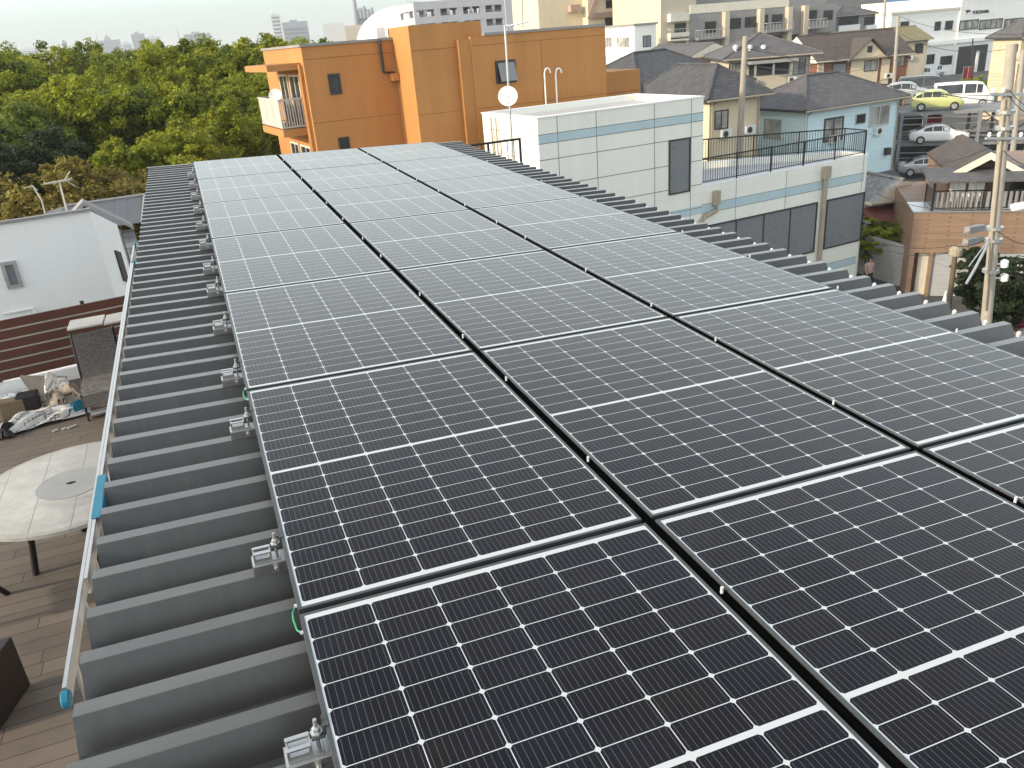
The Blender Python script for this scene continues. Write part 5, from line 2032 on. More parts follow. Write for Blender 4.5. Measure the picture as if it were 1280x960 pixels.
# ------------------------------------------------------------------ trees
def crown_mesh(name, m, seed, rx, rz, clumps, per, leaf, droop=0.0, flat=1.0):
    """leaf sized faces gathered in uneven clumps on drooping limbs; base of the crown at z=0 of the trunk"""
    rnd = random.Random(seed)
    vs, fs, tone = [], [], []
    lobes = [(Vector((rnd.uniform(-.5, .5) * rx, rnd.uniform(-.5, .5) * rx, rnd.uniform(-.35, .45) * rz)), rnd.uniform(.3, .62)) for _ in range(9)]
    cs = []
    while len(cs) < clumps:
        lc, ls = rnd.choice(lobes)
        d = Vector((rnd.gauss(0, 1), rnd.gauss(0, 1), rnd.gauss(0.25, 1))).normalized()
        r = rnd.random() ** 0.35
        p = lc + Vector((d.x * rx * ls * r, d.y * rx * ls * r, d.z * rz * ls * r))
        if p.z < -rz * 0.85:
            continue
        cs.append(p)
    for p in cs:
        cr = rnd.uniform(0.3, 1.0) * rx * 0.19
        tn = min(1, max(0, rnd.gauss(0.45, 0.25)))
        for _ in range(per):
            d = Vector((rnd.gauss(0, 1), rnd.gauss(0, 1), rnd.gauss(0, 1))).normalized() * (rnd.random() ** 0.5) * cr
            d.z *= 0.55 * flat
            c = p + d
            c.z -= droop * d.length
            nrm = Vector((rnd.gauss(0, .6) + d.x / cr * .5, rnd.gauss(0, .6) + d.y / cr * .5, rnd.gauss(0.8, .5))).normalized()
            a = nrm.orthogonal().normalized()
            q = Matrix.Rotation(rnd.uniform(0, 6.28), 3, nrm)
            a = q @ a
            b = nrm.cross(a)
            s = leaf * rnd.uniform(0.6, 1.3)
            i = len(vs)
            vs += [c - a * s, c + b * s * 0.55, c + a * s, c - b * s * 0.55]
            fs.append((i, i + 1, i + 2, i + 3))
            tone.append(min(1, max(0, tn + rnd.gauss(0, .15))))
    me = bpy.data.meshes.new(name)
    me.from_pydata([tuple(v) for v in vs], [], fs)
    at = me.attributes.new('tone', 'FLOAT', 'FACE')
    at.data.foreach_set('value', tone)
    me.materials.append(m)
    return me, cs


def trunk_mesh(name, cs, h, r, seed):
    """tapered trunk with limbs reaching into some of the clumps"""
    rnd = random.Random(seed)
    mb = MB()
    pts = [Vector((0, 0, -h))]
    for k in range(1, 6):
        pts.append(Vector((rnd.uniform(-.25, .25), rnd.uniform(-.25, .25), -h + h * 1.1 * k / 5)))
    mb.tube(pts, r, 8, r * 0.45)
    for p in rnd.sample(cs, min(14, len(cs))):
        s = pts[rnd.choice((2, 3, 4))]
        m = s.lerp(p, 0.5) + Vector((0, 0, 0.5))
        mb.tube([s, m, p], r * 0.35, 5, r * 0.08, cap=False)
    me = bpy.data.meshes.new(name)
    me.from_pydata([tuple(v) for v in mb.v], [], mb.f)
    me.materials.append(M['trunk'])
    me.polygons.foreach_set('use_smooth', [True] * len(me.polygons))
    return me


KINDS = {}
for key, m, seed, rx, rz, ncl, per, leaf, dr, fl in (('a', 'leaf', 1, 4.0, 4.6, 300, 150, 0.11, 0.1, 1.5), ('b', 'leaf', 2, 4.4, 4.0, 310, 150, 0.11, 0.15, 1.3), ('c', 'leaf', 3, 3.6, 5.0, 290, 150, 0.11, 0.0, 1.6), ('e', 'leaf_m', 9, 4.1, 4.3, 300, 150, 0.11, 0.1, 1.4), ('y', 'leaf_y', 4, 3.0, 3.0, 260, 150, 0.08, 0.2, 1.5), ('d', 'leaf_d', 5, 3.4, 4.2, 230, 190, 0.08, 0.3, 0.9), ('s', 'leaf', 6, 1.2, 1.0, 60, 160, 0.06, 0.1, 1.0), ('n', 'leaf_d', 7, 1.6, 1.5, 80, 220, 0.06, 0.2, 0.7), ('p', 'leaf_p', 8, 0.8, 0.5, 30, 120, 0.05, 0.1, 1.0)):
    me, cs = crown_mesh('crown', M[m], seed, rx, rz, ncl, per, leaf, dr, fl)
    KINDS[key] = (me, cs, rz, rx)
TR = {}


def tree(kind, p, height, label, group=None, name='leafy_tree', cat='tree', width=1.0, rot=None):
    me, cs, rz, rx = KINDS[kind]
    small = kind in 'snp'
    t = thing(name, label, cat, p, group)
    c = bpy.data.objects.new('crown', me)
    COL.objects.link(c)
    c.parent = t
    k = (height * (0.62 if not small else 0.8)) / (2.0 * rz)
    k = max(k, 0.4)
    zc = height - rz * k * 1.0
    c.location = (0, 0, zc)
    c.scale = (k * width, k * width, k)
    c.rotation_euler = (0, 0, random.uniform(0, 6.28) if rot is None else rot)
    h = round(zc / k, 1)
    key = (kind, h)
    if key not in TR:
        TR[key] = trunk_mesh('trunk', cs, h, (0.32 if not small else 0.09), 5)
    s = bpy.data.objects.new('trunk', TR[key])
    COL.objects.link(s)
    s.parent = t
    s.location = (0, 0, zc)
    s.scale = (k, k, zc / h if h else k)
    s.rotation_euler = c.rotation_euler
    return t


def top_tree(kind, px, py, D, label, group=None, **kw):
    """tree whose top reaches the given height seen at that bearing"""
    q = at_d(px, py, D)
    return tree(kind, Vector((q.x, q.y, G)), q.z - G, label, group, **kw)


GR = 'trees of the wood beyond the roof'
wood = [
    # near edge of the wood
    ('y', 96, 180, 36, 'round bronze green tree just behind the grey roofed house', {'width': 1.25}),
    ('d', 4, 132, 41, 'dark needled tree at the left edge above the white house', {'width': 1.1}),
    ('d', -46, 150, 38, 'dark needled tree at the frame edge, nearest of the dark ones', {'width': 1.1}),
    ('a', 165, 150, 44, 'bright green tree right behind the far end of the ribbed roof', {}),
    ('b', 215, 130, 42, 'wide green tree beyond the left end of the panels', {'width': 1.1}),
    ('c', 258, 118, 46, 'upright green tree beyond the left panel column', {}),
    ('a', 290, 125, 47, 'green tree left of the orange balconies, lower one', {}),
    ('b', 285, 80, 54, 'broad green tree left of the orange canopy', {'width': 1.1}),
    ('c', 322, 62, 60, 'green tree just left of the orange house roof', {}),
    ('c', 246, 36, 64, 'tall green tree left of the gap above the wood', {'width': 1.2}),
    ('a', 292, 30, 66, 'tall bright green tree beside the canopy of the orange house', {'width': 1.2}),
    ('b', 336, 24, 70, 'tall green tree rising just left of the orange roof corner', {'width': 1.2}),
    ('c', 205, 48, 62, 'tall green tree in the middle rear of the wood', {'width': 1.2}),
    ('a', 120, 72, 52, 'dark crowned green tree standing up in the middle of the wood', {}),
]
for k, px, py, D, lab, kw in wood:
    top_tree(k, px, py, D, lab, GR, **kw)
rnd = random.Random(21)
cnt = 0
for D, y0, xs in ((50, 105, range(-60, 270, 62)), (58, 82, range(-90, 300, 58)), (68, 68, range(-90, 350, 50)), (84, 58, range(-100, 400, 44))):
    for x in xs:
        px = x + rnd.uniform(-18, 18)
        hl = 62 - 0.05 * px
        py = max(y0 + rnd.uniform(-16, 14) - 0.055 * px, 44 + rnd.uniform(-7, 7) - 0.02 * px)
        py -= 13 * max(0.0, min(1.0, (160 - px) / 200)) + 3
        top_tree(rnd.choice('abbceae'), px, py, D + rnd.uniform(-4, 4), 'green leafy tree standing among others in the wood', GR, width=rnd.uniform(.9, 1.2))
for px, py, D, lab in ((412, 40, 70, 'green tree showing above the orange roof, leftmost'), (448, 42, 72, 'green tree showing above the orange roof, left of the roof vent'), (474, 37, 74, 'green tree showing above the orange roof behind the roof vent'), (492, 24, 95, 'loose yellowish tree in front of the white dome'), (392, 34, 80, 'dark green tree beside the far white block')):
    top_tree('b', px, py, D, lab, 'trees behind the orange house')
# right-hand side greenery
for px, py, D, lab, kd, wd in ((1098, 262, 45, 'green garden shrub beside the old tiled house', 's', 1.4), (1120, 268, 44, 'rounded garden bush behind the grey block wall', 's', 1.5), (1090, 285, 43.5, 'low garden bush nearest the white building corner', 's', 1.4), (1240, 286, 34.5, 'dark pine shrub left of the concrete pole', 'n', 0.55), (1264, 280, 33.5, 'dark garden tree right of the concrete pole', 'n', 1.0), (1278, 295, 34, 'dark bushy tree at the right frame edge', 'n', 1.2), (1258, 340, 33.5, 'low dark bush behind the foot of the concrete pole', 'n', 0.8)):
    top_tree(kd, px, py, D, lab, None, name='garden_shrub', cat='shrub', width=wd)
top_tree('p', 1274, 372, 34, 'pink flowering bush at the right edge under the dark trees', None, name='flowering_bush', cat='bush', width=0.8)
top_tree('s', 1226, 90, 112, 'small yellow green bush beside the dark street car', None, name='street_bush', cat='bush', width=1.2)
q = at_d(1258, 388, 33)
mb = MB()
mb.box((q.x - 3.5, q.y - 0.12, G), (q.x + 3, q.y + 0.12, G + 1.0))
tag(mb.build('garden_wall', M['concrete'], bevel=0.03), 'low weathered garden wall at the right edge behind the concrete pole', 'wall')


# ------------------------------------------------------------------ cars
def car_section(L, W, H, kind):
    """stations along the length: x, bottom, shoulder, roof, half width (front is +x)"""
    if kind == 'van':
        S = [(-.5, .35, .8, .82, .86), (-.49, .25, .95, 1.6, .95), (-.47, .2, 1.0, 1.85, 1), (0, .2, 1.0, 1.9, 1), (.2, .2, 1.0, 1.88, 1), (.30, .2, 1.0, 1.80, 1), (.42, .2, .98, 1.10, .98), (.48, .22, .9, .98, .94), (.5, .3, .7, .75, .85)]
        hh = 1.9
    elif kind == 'hatch':
        S = [(-.5, .42, .72, .75, .72), (-.48, .28, .88, .98, .88), (-.43, .2, .95, 1.16, .95), (-.30, .2, .96, 1.40, 1), (-.12, .2, .95, 1.49, 1), (.06, .2, .93, 1.46, 1), (.17, .2, .92, 1.26, 1), (.27, .2, .90, .98, .98), (.40, .2, .82, .88, .93), (.47, .24, .68, .74, .84), (.5, .34, .52, .56, .7)]
        hh = 1.5
    else:
        S = [(-.5, .4, .72, .74, .75), (-.48, .28, .85, .88, .88), (-.38, .2, .9, .96, .96), (-.27, .2, .9, 1.18, 1), (-.12, .2, .9, 1.37, 1), (.04, .2, .89, 1.38, 1), (.16, .2, .87, 1.16, 1), (.26, .2, .85, .92, .98), (.40, .2, .76, .82, .93), (.47, .24, .62, .68, .84), (.5, .34, .5, .53, .7)]
        hh = 1.4
    k = H / hh
    return [(a * L, b * k, c * k, d * k, e * W / 2) for a, b, c, d, e in S]


def make_car(kind, L, W, H, paint, name='parked_car'):
    t = thing(name, 'x', 'car')
    S = car_section(L, W, H, kind)

    def ring(s, grow=0.0):
        x, zb, zs, zr, hw = s
        tp = 0.80 if zr - zs > 0.15 else 0.90
        hw += grow
        return [(x, 0, zb), (x, hw * .9, zb), (x, hw, zb + .14), (x, hw, zs - .10), (x, hw * .965, zs), (x, hw * (tp + .02), zr - .07 if zr - zs > .15 else zr - .01), (x, hw * tp * .85, zr), (x, 0, zr + .015)]

    mb = MB()
    R = []
    for s in S:
        h = ring(s)
        R.append(h + [(p[0], -p[1], p[2]) for p in h[-2:0:-1]])
    n = len(R[0])
    base = len(mb.v)
    for r in R:
        mb.v += [Vector(p) for p in r]
    for i in range(len(R) - 1):
        for j in range(n):
            a = base + i * n + j
            b = base + i * n + (j + 1) % n
            mb.f.append([a, b, b + n, a + n])
            mb.mi.append(0)
    mb.f.append([base + j for j in range(n)])
    mb.f.append([base + (len(R) - 1) * n + j for j in range(n)][::-1])
    mb.mi += [0, 0]
    body = mb.build('body', paint, t, local=True, smooth='all')
    # glass: side strips and the two screens, set just outside the body
    cab = [i for i, s in enumerate(S) if s[3] - s[2] > 0.2]
    i0, i1 = cab[0], cab[-1]
    for sg in (1, -1):
        g = MB()
        for i in range(i0, i1):
            a, b = ring(S[i], 0.012), ring(S[i + 1], 0.012)

            def P(r, t_):
                u, v = Vector(r[4]), Vector(r[5])
                q = u.lerp(v, t_)
                return Vector((q.x, q.y * sg, q.z))
            lo, hi = .10, .93
            xa, xb = 0.05, 0.95
            q0, q1, q2, q3 = P(a, lo), P(b, lo), P(b, hi), P(a, hi)
            g.face([q0.lerp(q1, xa), q0.lerp(q1, xb), q3.lerp(q2, xb), q3.lerp(q2, xa)])
        g.build('side_window', M['glass'], t, local=True)
    for nm, ia, ib in (('windscreen', i1, min(i1 + 1, len(S) - 1)), ('rear_window', i0, max(i0 - 1, 0))):
        g = MB()
        a, b = S[ia], S[ib]
        up = Vector((0, 0, 0.02))
        out = Vector((0.012 if nm == 'windscreen' else -0.012, 0, 0))
        ta = 0.70
        P = [Vector((a[0], -a[4] * ta, a[3])), Vector((a[0], a[4] * ta, a[3])), Vector((b[0], b[4] * .78, b[3] + .02)), Vector((b[0], -b[4] * .78, b[3] + .02))]
        g.face([p + up + out for p in P])
        g.build(nm, M['glass'], t, local=True)
    for sx in (-.31, .32):
        for sy in (1, -1):
            c = Vector((sx * L, sy * (W / 2 - .09), .30))
            m = MB()
            m.lathe([(.22, -.10), (.30, -.10), (.31, -.07), (.31, .09), (.29, .115), (.20, .115)], c, 18, (0, sy, 0))
            wl = m.build('wheel', M['tyre'], t, local=True, smooth=True)
            m = MB()
            m.lathe([(.19, .116), (.18, .122), (.06, .112)], c, 14, (0, sy, 0))
            m.build('rim', M['alu'], wl, local=True)
    for nm, x, m_ in (('headlight', .475, 'zinc'), ('tail_lamp', -.488, 'red')):
        for sy in (1, -1):
            m = MB()
            z = S[-3][2] * .88 if nm == 'headlight' else S[1][2] * .92
            m.lathe([(.03, -.02), (.09, -.015), (.09, .02), (.04, .05)], (x * L, sy * W * .36, z), 10, (1 if nm == 'headlight' else -1, sy * .4, 0))
            m.build(nm, M[m_], t, local=True)
    return t


def put_car(o, px, py, D, heading, lab, group=None, z=None):
    q = at_d(px, py, D)
    o.location = (q.x, q.y, q.z if z is None else z)
    o.rotation_euler = (0, 0, rad(heading))
    return tag(o, lab, o['category'], group)


def paint(name, c, metal=0.0):
    n = N(name)
    v = n.coord()
    f = n.noise(v, 1.5, 3)
    n.fin(n.mix(f, c4(c, .93), c4(c, 1.05)), 0.3, metal)
    n.b.inputs['Coat Weight'].default_value = 0.6
    return n.m


P_lime = paint('lime_paint', (0.50, 0.53, 0.22))
P_white = paint('white_paint', (0.74, 0.74, 0.72))
P_silver = paint('silver_paint', (0.45, 0.46, 0.46), 0.4)
P_dark = paint('dark_paint', (0.06, 0.065, 0.07))
PKD = 73
# three storey steel parking rack
rackA = at_d(1108, 182, 60)
FKR = Facade(Vector((rackA.x, rackA.y, 0)), -43)
lime = make_car('hatch', 3.6, 1.63, 1.5, P_lime)
put_car(lime, 1170, 137, PKD, -43, 'lime green rounded small car on the top deck of the parking rack', 'cars on the parking rack')
whc = make_car('sedan', 4.1, 1.72, 1.42, P_white)
put_car(whc, 1172, 178, PKD - 1, -43, 'white low coupe on the middle deck of the parking rack', 'cars on the parking rack')
slc = make_car('sedan', 4.4, 1.75, 1.42, P_silver)
put_car(slc, 1160, 218, PKD - 2, -40, 'silver car on the lowest deck, half hidden by the tan roof', 'cars on the parking rack')
sv2 = make_car('hatch', 3.8, 1.65, 1.5, P_silver)
put_car(sv2, 1132, 126, PKD + 4, -43, 'silver car roof showing behind the blue house on the top deck', 'cars on the parking rack')
bv = make_car('van', 4.4, 1.75, 1.9, P_white)
put_car(bv, 1201, 133, PKD + 5, -43, 'white roofed van with dark windows behind the lime car', 'cars on the parking rack')
Lz, Wz, Sz = lime.location.z, whc.location.z, slc.location.z
rack = thing('parking_rack', 'grey steel multi level parking rack holding the lime and white cars', 'parking rack', Vector((lime.location.x, lime.location.y, G)))
FKc = Facade(Vector((lime.location.x, lime.location.y, 0)), -43)
for z in (Lz, Wz, Sz):
    mb = MB()
    FKc.block(mb, -2.6, 12, z - 0.22, z - 0.02, -1.15, -0.95)
    FKc.block(mb, -2.6, 12, z - 0.22, z - 0.02, 0.95, 1.15)
    FKc.block(mb, -2.6, 12, z - 0.22, z - 0.02, 4.6, 4.8)
    FKc.block(mb, -2.6, 12, z - 0.16, z - 0.04, -0.94, 0.94)
    if z == Lz:
        FKc.block(mb, -2.6, 12, z - 0.16, z - 0.04, 1.16, 4.59)
    mb.build('deck', M['steel'], rack)
mb = MB()
for s in (-2.4, 2.9, 4.6, 6.2, 7.7, 9.2, 10.5, 11.8):
    for d in (-1.4, 4.9):
        mb = MB()
        FKc.block(mb, s - 0.12, s + 0.12, G, Lz + (0.6 if d > 0 else -0.02), d - 0.1, d + 0.12)
        mb.build('column', M['steel'], rack)
mb = MB()
for z in (Lz - 0.9, Lz - 0.45, Wz + 0.9, Wz + 0.45, Wz - 0.7, Wz - 1.1):
    mb.tube([FKc.p(-2.4, z, -1.35), FKc.p(11.8, z, -1.35)], 0.05, 5)
for s0, s1 in ((2.9, 6.2), (6.2, 9.2)):
    mb.tube([FKc.p(s0, Wz, 4.9), FKc.p(s1, Lz - .2, 4.9)], 0.05, 5)
    mb.tube([FKc.p(s0, Lz, 4.9), FKc.p(s1, Wz - .2, 4.9)], 0.05, 5)
mb.build('braces', M['steel'], rack)
mb = MB()
rail_run(mb, FKc.p(3.2, Lz - 0.02, -1.05), FKc.p(11.8, Lz - 0.02, -1.05), 1.0, 0.8, 2.0)
mb.build('deck_railing', M['steel'], rack)
mb = MB()
FKc.block(mb, -2.4, -0.5, G, Lz - 1.0, 5.0, 5.3)
FKc.block(mb, -0.49, 11.5, G, Wz - 0.4, 5.0, 5.3)
mb.build('rear_screen', M['dark'], rack)
dk2 = make_car('van', 4.0, 1.7, 1.8, P_dark)
put_car(dk2, 1152, 122, PKD + 9, -43, 'dark van roof behind the silver car on the top deck', 'cars on the parking rack')
q = FKc.p(0.3, Wz, 3.0)
mb = MB()
mb.box((q.x - 0.6, q.y - 0.3, Wz + 0.6), (q.x + 0.4, q.y + 0.3, Wz + 1.6))
tag(mb.build('red_tarp', M['red'], bevel=0.1), 'red covered bundle behind the white coupe on the parking rack', 'bundle')
# street vans and the dark street car
kv = make_car('van', 3.6, 1.6, 1.9, P_white, 'parked_van')
kv['category'] = 'van'
vans = [(1152, 97.5, 150, 'white van parked nearest the brick house'), (1167, 94, 157, 'white van second in the street row, beside the first white van'), (1176, 92, 163, None), (1188, 89, 168, 'white van at the far end of the street row by the warehouse door')]
for i, (px, py, D, lab) in enumerate(vans):
    if lab is None:
        o = make_car('van', 4.3, 1.7, 1.8, paint('teal_grey_paint', (0.14, 0.20, 0.21)), 'parked_van')
        o['category'] = 'van'
        lab = 'dark teal van between the white vans in the street'
    else:
        o = kv if i == 0 else copy_tree(kv)
    q = at_z(px, py + 1, G)
    put_car(o, px, py, math.hypot(q.x - CAM.x, q.y - CAM.y), -35, lab, 'vans parked along the street', z=G + 0.02)
    sc = math.hypot(q.x, q.y) / 130
    o.scale = (1.0, 1.0, 1.0)
dc = make_car('sedan', 4.6, 1.75, 1.45, P_dark)
q = at_z(1231, 117, G)
put_car(dc, 1231, 117, math.hypot(q.x, q.y + 2), -30, 'dark grey car parked on the street beside the red banners', None, z=G + 0.02)
for i, (px, lab) in enumerate(((1201, 'red advertising banner on a pole, left one by the street'), (1207, 'red advertising banner on a pole, right one beside the dark car'))):
    q = at_z(px, 112, G)
    b_ = thing('banner', lab, 'banner', q, 'red banners by the street')
    mb = MB()
    mb.tube([q, q + Vector((0, 0, 3.2))], 0.04, 6)
    mb.tube([q + Vector((0, 0, 3.15)), q + Vector((0.75, -0.3, 3.15))], 0.02, 5)
    mb.build('pole', M['zinc'], b_)
    mb = MB()
    mb.obox(q + Vector((0.06, -0.02, 0.9)), (0.7, -0.28, 0), (0.01, 0.02, 0), (0, 0, 2.2))
    mb.build('cloth', M['red'], b_)


# ------------------------------------------------------------------ poles, lamps, wires
def pole(name, lab, px0, py0, px1, py1, D, r0, r1, m='pole', zb=G):
    a, c = at_d(px0, py0, D), at_d(px1, py1, D)
    d = (a - c) / (c.z - a.z)
    foot = a + d * (a.z - zb)
    t = thing(name, lab, 'utility pole', foot)
    mb = MB()
    mb.tube([foot, a, c], r0, 12, r1)
    mb.build('shaft', M[m], t, smooth=True)
    return t, a, c


mp, ma, mc = pole('utility_pole', 'big concrete utility pole at the right edge in front of the brown house', 1233, 398, 1265, 55, 31, 0.21, 0.15)
mdir = (mc - ma).normalized()


def along(py):
    """point on the main pole seen at that image height"""
    lo, hi = 0.0, (mc - ma).length
    best = min((abs((lambda P: 480 + FPX * ((P - CAM).dot(RD)) / ((P - CAM).dot(RF)))(ma + mdir * (hi * k / 400)) - py), k) for k in range(401))[1]
    return ma + mdir * (hi * best / 400)


mb = MB()
for y in (140, 160, 285, 300, 338):
    p = along(y)
    mb.lathe([(0.27, -0.05), (0.27, 0.05)], p, 12)
mb.build('band_clamp', M['galv'], mp)
p = along(290)
mb = MB()
mb.tube([p, p + Vector((-0.9, -0.2, -1.1)), p + Vector((-1.3, -0.3, -1.5))], 0.045, 6)
mb.tube([p, p + Vector((-1.3, -0.3, -0.9))], 0.02, 6)
mb.build('stay_arm', M['galv'], mp)
p = along(330)
for i, dz in enumerate((0.0, -0.5)):
    mb = MB()
    mb.lathe([(0.05, -0.15), (0.13, -0.1), (0.13, 0.1), (0.05, 0.15)], p + Vector((0.35 + .1 * i, -0.2, dz)), 10)
    mb.tube([p + Vector((0, 0, dz)), p + Vector((0.35 + .1 * i, -0.2, dz))], 0.025, 5)
    mb.build('insulator', M['white'], mp)
p = along(262)
lamp = thing('street_lamp', 'white street lamp head on a short arm of the big concrete pole', 'street lamp', p)
mb = MB()
mb.tube([p, p + RX * 0.45 + Vector((0, 0, 0.05))], 0.03, 6)
mb.build('arm', M['galv'], lamp)
mb = MB()
h = p + RX * 0.45 + Vector((0, 0, 0.07))
e1 = RX.copy()
e1.z = 0.12
e1.normalize()
sd = Vector((-e1.y, e1.x, 0)).normalized()
upv = e1.cross(sd)
mb.obox(h - sd * 0.16 - upv * 0.1, e1 * 0.72, sd * 0.32, upv * 0.2)
mb.build('lamp_head', M['white'], lamp, smooth=True, bevel=0.07)
p = along(140)
mb = MB()
for k in range(9):
    mb.tube([p + Vector((-0.10, -0.27, 0.0)), p + Vector((-0.5, -0.35, 0.25)), p + Vector((-0.85, -0.3, -0.1 - 0.01 * k))], 0.015, 5)
    break
sdv = Vector((-0.19, -0.08, 0))
mb.tube([p + sdv + mdir * 0.4, p + sdv * 1.15 - mdir * 6.5], 0.04, 6)
mb.build('cable_riser', M['pipe'], mp)
pole('utility_pole', 'slim concrete pole standing in front of the cream house', 925, 170, 932, 45, 46, 0.20, 0.14)
pole('utility_pole', 'concrete pole in front of the brick house gable', 1117, 108, 1123, 20, 98, 0.22, 0.15)
pole('utility_pole', 'distant concrete pole left of the warehouse', 1104, 46, 1107, -5, 130, 0.2, 0.16)
pole('utility_pole', 'thin dark pole in front of the warehouse entrance', 1215, 92, 1216, 48, 120, 0.1, 0.08, 'dark')
pole('utility_pole', 'concrete pole partly hidden behind the big pole at the right edge', 1270, 150, 1279, 62, 70, 0.2, 0.15)
tp, ta_, tc_ = pole('transformer_pole', 'slender dark pole with grey transformer boxes in front of the brown house shutters', 1185, 390, 1194, 318, 33, 0.10, 0.09, 'wood')
mb = MB()
mb.lathe([(0.2, -0.15), (0.22, -0.1), (0.22, 0.1), (0.1, 0.2)], tc_ + Vector((0, 0, 0.1)), 12)
mb.build('pole_cap', M['pipe'], tp)
for dz in (0.75, 0.3):
    mb = MB()
    q = tc_ + Vector((1.0, 0.2, dz))
    mb.box((q.x - 0.35, q.y - 0.12, q.z - 0.12), (q.x + 0.45, q.y + 0.12, q.z + 0.12))
    mb.tube([tc_ + Vector((0, 0, dz - .1)), q], 0.02, 5)
    mb.build('grey_box', M['greyb'], tp)
q = at_z(1180, 381, G)
cone = thing('white_cone', 'small white cone shaped marker standing by the shutters', 'marker', at_d(1180, 383, 35))
mb = MB()
q = cone.location.copy()
mb.lathe([(0.2, 0), (0.2, 0.04), (0.13, 0.05), (0.03, 0.6), (0.02, 0.65)], q, 14)
mb.build('cone_body', M['white'], cone, smooth=True)
mb = MB()
mb.tube([Vector((q.x, q.y, G)), q], 0.06, 6)
mb.build('stake', M['pipe'], cone)


def wire(lab, a, c, sag=0.5, r=0.014):
    pts = []
    for k in range(15):
        t_ = k / 14
        pts.append(a.lerp(c, t_) - Vector((0, 0, sag * 4 * t_ * (1 - t_))))
    mb = MB()
    mb.tube(pts, r, 5)
    return tag(mb.build('overhead_wire', M['rail_k'], smooth='all'), lab, 'wire', 'overhead wires')


W0_ = at_d(880, 100, 47)
wire('overhead wire from the big concrete pole down to the brown house gable', along(150), FR_.p(mg + .3, zrid - 0.6, 1.2), 0.5)
wire('overhead wire from the big pole to the slender transformer pole', along(292), tc_ + Vector((0, 0, 0.3)), 0.15)
wire('overhead wire leaving the big pole to the right frame edge, upper', along(285), at_d(1300, 305, 30), 0.2)
wire('overhead wire leaving the big pole to the right frame edge, lower', along(330), at_d(1300, 345, 30), 0.2)
wire('long overhead wire from slim pole past the blue house', at_d(931, 60, 46), at_d(1122, 62, 98), 0.8, 0.02)
wire('long overhead wire below the first from slim pole to brick house pole', at_d(930, 80, 46), at_d(1121, 74, 98), 0.8, 0.02)
wire('overhead wire from brick house pole to the street on the right', at_d(1122, 40, 98), at_d(1256, 62, 80), 0.8, 0.022)
wire('overhead wire across the warehouse front', at_d(1106, 12, 130), at_d(1290, 42, 90), 1.0, 0.022)
wire('thin overhead wire in front of the brown tiled wall, upper', at_d(1090, 300, 38), at_d(1196, 306, 37), 0.25)
wire('thin overhead wire in front of the brown tiled wall, lower', at_d(1090, 306, 38), at_d(1192, 315, 37), 0.3)
wire('thin overhead wire from slim pole toward the left roofs', at_d(930, 72, 46), at_d(868, 95, 70), 0.4, 0.016)

for k_, (px_, py_, D_, x2_, y2_, D2_) in enumerate(((1259, 120, 31, 1060, 96, 90), (1258, 128, 31, 931, 52, 46), (1260, 110, 31, 1340, 130, 27), (1260, 118, 31, 1340, 141, 27), (1253, 178, 31, 1130, 204, 58), (1252, 186, 31, 1340, 196, 27), (1246, 262, 31, 1084, 236, 48))):
    wire('overhead wire from the big concrete pole %s' % ('to the brick houses', 'to the slim pole by cream house', 'to the right edge near the top', 'to the right edge, second from top', 'to the blue house corner', 'to the right edge above the lamp', 'to the old tiled house')[k_], at_d(px_, py_, D_), at_d(x2_, y2_, D2_), 0.4, 0.013)
for k_, y_ in enumerate((118, 172)):
    p = along(y_)
    mb = MB()
    mb.obox(p - RX * 0.75 - Vector((0, 0.26, 0.04)), RX * 1.5, Vector((0, 0.08, 0)), (0, 0, 0.08))
    arm_ = mb.build('crossarm', M['galv'], mp)
    for q_ in (-0.65, -0.35, 0.35, 0.65):
        mb = MB()
        mb.lathe([(0.035, 0.0), (0.06, 0.03), (0.04, 0.06), (0.06, 0.09), (0.03, 0.14)], p + RX * q_ + Vector((0, -0.22, 0.05)), 10)
        mb.build('insulator', M['white'], arm_)

# ------------------------------------------------------------------ walking person
hd_ = at_z(1088, 323, G + 1.62)
pp = Vector((hd_.x, hd_.y, G + 0.008))
per = thing('person', 'person with black hair, pale pink top and dark trousers walking along the grey wall', 'person', pp)
HD = rad(-100)


def skin_body(name, pts, edges, m, parent, lv=1):
    me = bpy.data.meshes.new(name)
    cr, sr = math.cos(HD), math.sin(HD)
    me.from_pydata([(x * cr - y * sr, x * sr + y * cr, z) for x, y, z, r in pts], edges, [])
    o = bpy.data.objects.new(name, me)
    COL.objects.link(o)
    o.parent = parent
    sk = o.modifiers.new('skin', 'SKIN')
    for v, p in zip(me.skin_vertices[0].data, pts):
        v.radius = (p[3], p[3])
    me.skin_vertices[0].data[0].use_root = True
    o.modifiers.new('sub', 'SUBSURF').levels = lv
    o.modifiers['sub'].render_levels = lv
    me.materials.append(m)
    return o


body = [(0, 0, .90, .10), (0, 0, 1.10, .11), (0.01, 0, 1.30, .12), (0.0, 0, 1.42, .06), (0.02, 0, 1.48, .05), (0.03, 0, 1.56, .085), (0.03, 0, 1.63, .08),
        (0.02, .09, .86, .08), (.12, .10, .48, .055), (.05, .10, .10, .04), (.17, .10, .04, .035),
        (0.0, -.09, .86, .08), (-.05, -.10, .48, .055), (-.24, -.10, .14, .04), (-.14, -.10, .06, .035),
        (0, .19, 1.36, .05), (-.06, .23, 1.10, .04), (.06, .22, .90, .032), (.10, .22, .83, .03),
        (0, -.19, 1.36, .05), (.05, -.23, 1.10, .04), (.18, -.22, .93, .032), (.24, -.22, .88, .03)]
ed = [(0, 1), (1, 2), (2, 3), (3, 4), (4, 5), (5, 6), (0, 7), (7, 8), (8, 9), (9, 10), (0, 11), (11, 12), (12, 13), (13, 14), (2, 15), (15, 16), (16, 17), (17, 18), (2, 19), (19, 20), (20, 21), (21, 22)]
skin_body('body', body, ed, M['skin'], per)
